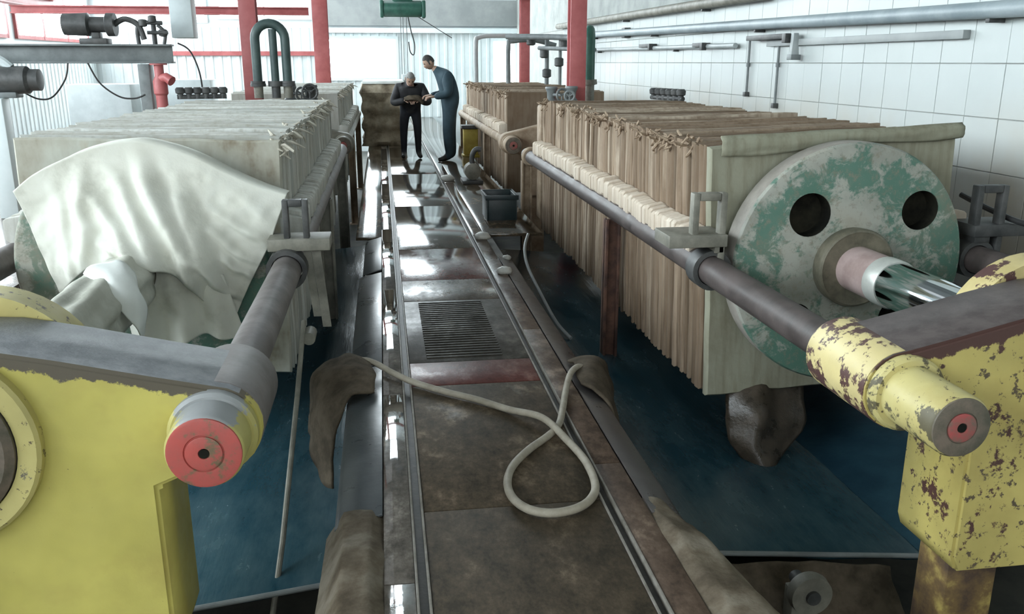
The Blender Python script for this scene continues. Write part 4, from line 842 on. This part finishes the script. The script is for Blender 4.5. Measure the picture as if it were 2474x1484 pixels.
# ================================================================== people
SK = mottled('skin', two((.36, .23, .17), (.44, .29, .21)), 8, .55, bmp=0); HAIRG = mottled('grey_hair', two((.20, .20, .19), (.30, .30, .29)), 30, .8); HAIRD = mottled('dark_hair', two((.03, .028, .026), (.07, .065, .06)), 30, .7)
BLK = mottled('black_jacket', two((.014, .014, .016), (.03, .03, .033)), 6, .7); BLU = mottled('blue_coverall', two((.02, .045, .062), (.035, .07, .09)), 5, .75); DPT = mottled('dark_trousers', two((.010, .012, .018), (.02, .022, .03)), 5, .75); SHOE = mottled('black_shoe', two((.012, .012, .012), (.03, .03, .028)), 6, .5)
def skin_body(name, joints, edges, mats, parent, root='hip'):
    names = list(joints); idx = {n: i for i, n in enumerate(names)}; me = bpy.data.meshes.new(name)
    me.from_pydata([joints[n][0] for n in names], [(idx[a], idx[b]) for a, b in edges], []); o = bpy.data.objects.new(name, me); C.objects.link(o)
    md = o.modifiers.new('skin', 'SKIN'); md.use_smooth_shade = True
    for i, n in enumerate(names):
        sv = me.skin_vertices[0].data[i]; r = joints[n][1]; sv.radius = r if isinstance(r, tuple) else (r, r); sv.use_root = (n == root)
    sb = o.modifiers.new('sub', 'SUBSURF'); sb.levels = 2; sb.render_levels = 2
    dg = bpy.context.evaluated_depsgraph_get(); nm = bpy.data.meshes.new_from_object(o.evaluated_get(dg)); bpy.data.objects.remove(o)
    for m_ in mats: nm.materials.append(m_)
    segs = [(Vector(joints[a][0]), Vector(joints[b][0]), joints[a][2], joints[b][2]) for a, b in edges]
    for p in nm.polygons:
        c = p.center; best = (9, 0)
        for A, B, ma, mb_ in segs:
            d = B - A; t = max(0, min(1, (c - A).dot(d) / d.length_squared)); q = (c - A - d * t).length
            if q < best[0]: best = (q, ma if t < .5 else mb_)
        p.material_index = best[1]; p.use_smooth = True
    return link(name, nm, parent)
def head(parent, loc, rot, hairm, hair_cut):
    """head facing -Y before rotation"""
    mb = MB(); R = []; n = 24
    for i in range(1, 18):
        a = PI * i / 18; ring = []
        for j in range(n):
            b = 2 * PI * j / n; x = math.sin(a) * math.sin(b) * .074; y = -math.sin(a) * math.cos(b) * .094; z = math.cos(a) * .118
            if z < -.02: x *= 1 - (-.02 - z) * 2.6; y = y * (1 - (-.02 - z) * 1.2) - .012 * (-.02 - z) / .1
            f = max(0, math.cos(b)) ** 6
            if -.055 < z < .02: y -= .022 * f * max(0, math.cos(b)) ** 10 * (1 - abs(z + .03) / .05 if abs(z + .03) < .05 else 0)
            if .0 < z < .03: y += .006 * f
            ring.append((x, y, z))
        R.append(ring)
    h = mb.rings(R).build('head', SK, parent, 0, 180); h.location = loc; h.rotation_euler = rot
    for s in (-1, 1):
        MB().lathe_y(s * .028, .012, [(-.088, .004), (-.084, .011), (-.07, .011)], 10).build('eye', M['dark_hole'], h)
        e = MB(); e.rings([[(s * (.073 + d), .012 + r * math.cos(2 * PI * j / 12), -.01 + 1.6 * r * math.sin(2 * PI * j / 12)) for j in range(12)] for d, r in ((-.005, .012), (.008, .02), (.014, .018), (.012, .008))]); e.build('ear', SK, h, 0, 60)
    MB().box(-.026, .026, -.094, -.078, -.068, -.061).build('mouth', M['red_ring'], h, .002)
    v = MB(); R = []
    for i in range(1, 12):
        a = PI * .58 * i / 11; ring = []
        for j in range(n):
            b = 2 * PI * j / n; k = 1.05 + .02 * noise.noise(Vector((i, j, 2)))
            lim = a if math.cos(b) < .35 else min(a, PI * hair_cut)
            ring.append((math.sin(lim) * math.sin(b) * .074 * k, -math.sin(lim) * math.cos(b) * .094 * k, math.cos(lim) * .118 * k))
        R.append(ring)
    v.rings(R).build('hair', hairm, h, 0, 60); return h
def hand(parent, loc, rot, s=1):
    mb = MB(); mb.rings([[(x * w, y, z * t) for x, z in [(math.cos(2 * PI * j / 12), math.sin(2 * PI * j / 12)) for j in range(12)]] for y, w, t in ((.02, .022, .02), (-.01, .03, .02), (-.05, .04, .017), (-.085, .038, .014), (-.092, .03, .01))])
    for k, (fx, L_) in enumerate(((-.030, .062), (-.010, .074), (.011, .07), (.031, .056))):
        p = Vector((fx, -.082, 0)); mb.tube([p, p + Vector((0, -L_ * .45, -.006)), p + Vector((0, -L_ * .75, -.026)), p + Vector((0, -L_ * .85, -.05))], [.0095, .009, .008, .006], 8)
    mb.tube([Vector((-s * .028, -.02, 0)), Vector((-s * .055, -.045, -.008)), Vector((-s * .058, -.075, -.02)), Vector((-s * .05, -.095, -.028))], [.012, .011, .0095, .007], 8)
    o = mb.build('hand', SK, parent, 0, 60); o.location = loc; o.rotation_euler = rot; return o
# man in black, bent over what he holds, facing the camera
p1 = thing('person', 'man in black jacket and trousers bending over something in his hands', 'person', (.47, 15.35, -.002))
J = {'hip': ((0, 0, .84), (.20, .15), 0), 'waist': ((0, -.05, .98), (.20, .16), 0), 'chest': ((0, -.15, 1.12), (.22, .15), 0), 'neck': ((0, -.27, 1.22), .075, 0), 'skull': ((0, -.34, 1.29), .05, 2),
     'lh': ((-.10, .01, .80), .10, 1), 'lk': ((-.125, -.02, .46), .072, 1), 'la': ((-.13, .02, .10), .052, 1), 'lf': ((-.14, -.10, .045), .045, 3), 'lt': ((-.15, -.19, .035), .035, 3),
     'rh': ((.10, .01, .80), .10, 1), 'rk': ((.115, -.02, .46), .072, 1), 'ra': ((.12, .02, .10), .052, 1), 'rf': ((.14, -.10, .045), .045, 3), 'rt': ((.15, -.19, .035), .035, 3),
     'ls': ((-.20, -.17, 1.18), .095, 0), 'le': ((-.29, -.20, .93), .08, 0), 'lw': ((-.09, -.42, .99), .05, 0), 'rs': ((.20, -.17, 1.18), .095, 0), 're': ((.31, -.20, .93), .08, 0), 'rw': ((.13, -.42, .99), .042, 0)}
ED = [('hip', 'waist'), ('waist', 'chest'), ('chest', 'neck'), ('neck', 'skull'), ('hip', 'lh'), ('lh', 'lk'), ('lk', 'la'), ('la', 'lf'), ('lf', 'lt'), ('hip', 'rh'), ('rh', 'rk'), ('rk', 'ra'), ('ra', 'rf'), ('rf', 'rt'), ('chest', 'ls'), ('ls', 'le'), ('le', 'lw'), ('chest', 'rs'), ('rs', 're'), ('re', 'rw')]
skin_body('body', J, ED, [BLK, DPT, SK, SHOE], p1); head(p1, (0, -.40, 1.335), (.75, 0, .12), HAIRG, .30)
hand(p1, (-.085, -.425, .99), (.1, 0, .9), 1); hand(p1, (.125, -.425, .99), (.1, 0, -.9), -1)
drape('cloth_sample', 'brown cloth sample held by the man in black', [[(.36, 14.98, 1.0), (.36, 14.9, 1.03), (.37, 14.82, .99)], [(.47, 14.99, 1.03), (.48, 14.89, 1.06), (.48, 14.79, 1.0)], [(.6, 14.98, 1.0), (.61, 14.9, 1.04), (.6, 14.82, .98)], [(.66, 14.97, .95), (.67, 14.9, .97), (.66, 14.84, .93)]], M['sack'], .03, 'cloth sample')
# man in blue, leaning towards him from the right
p2 = thing('person', 'man in blue coverall leaning in from the right', 'person', (1.08, 14.75, -.002))
J2 = {'hip': ((.02, 0, .93), (.17, .17), 0), 'waist': ((.04, 0, 1.08), .175, 0), 'chest': ((-.02, 0, 1.30), (.18, .20), 0), 'neck': ((-.17, 0, 1.47), .07, 0), 'skull': ((-.26, -.01, 1.53), .05, 1),
      'lh': ((.01, -.09, .86), .125, 0), 'lk': ((-.02, -.10, .48), .10, 0), 'la': ((.0, -.10, .10), .08, 0), 'lf': ((-.12, -.11, .045), .045, 2), 'lt': ((-.20, -.115, .035), .035, 2),
      'rh': ((.03, .09, .86), .125, 0), 'rk': ((.03, .11, .48), .10, 0), 'ra': ((.06, .12, .10), .08, 0), 'rf': ((-.06, .12, .045), .045, 2), 'rt': ((-.14, .12, .035), .035, 2),
      'ls': ((-.03, -.19, 1.38), .105, 0), 'le': ((-.01, -.25, 1.10), .085, 0), 'lw': ((-.25, -.21, 1.06), .055, 0), 'rs': ((-.05, .19, 1.38), .085, 0), 're': ((-.08, .24, 1.10), .065, 0), 'rw': ((-.28, .12, 1.07), .045, 0)}
skin_body('body', J2, ED, [BLU, SK, SHOE], p2); head(p2, (-.31, -.015, 1.60), (.55, 0, -1.35), HAIRD, .30)
hand(p2, (-.255, -.205, 1.06), (.1, 0, -1.45), 1); hand(p2, (-.285, .115, 1.07), (.1, 0, -1.6), -1)
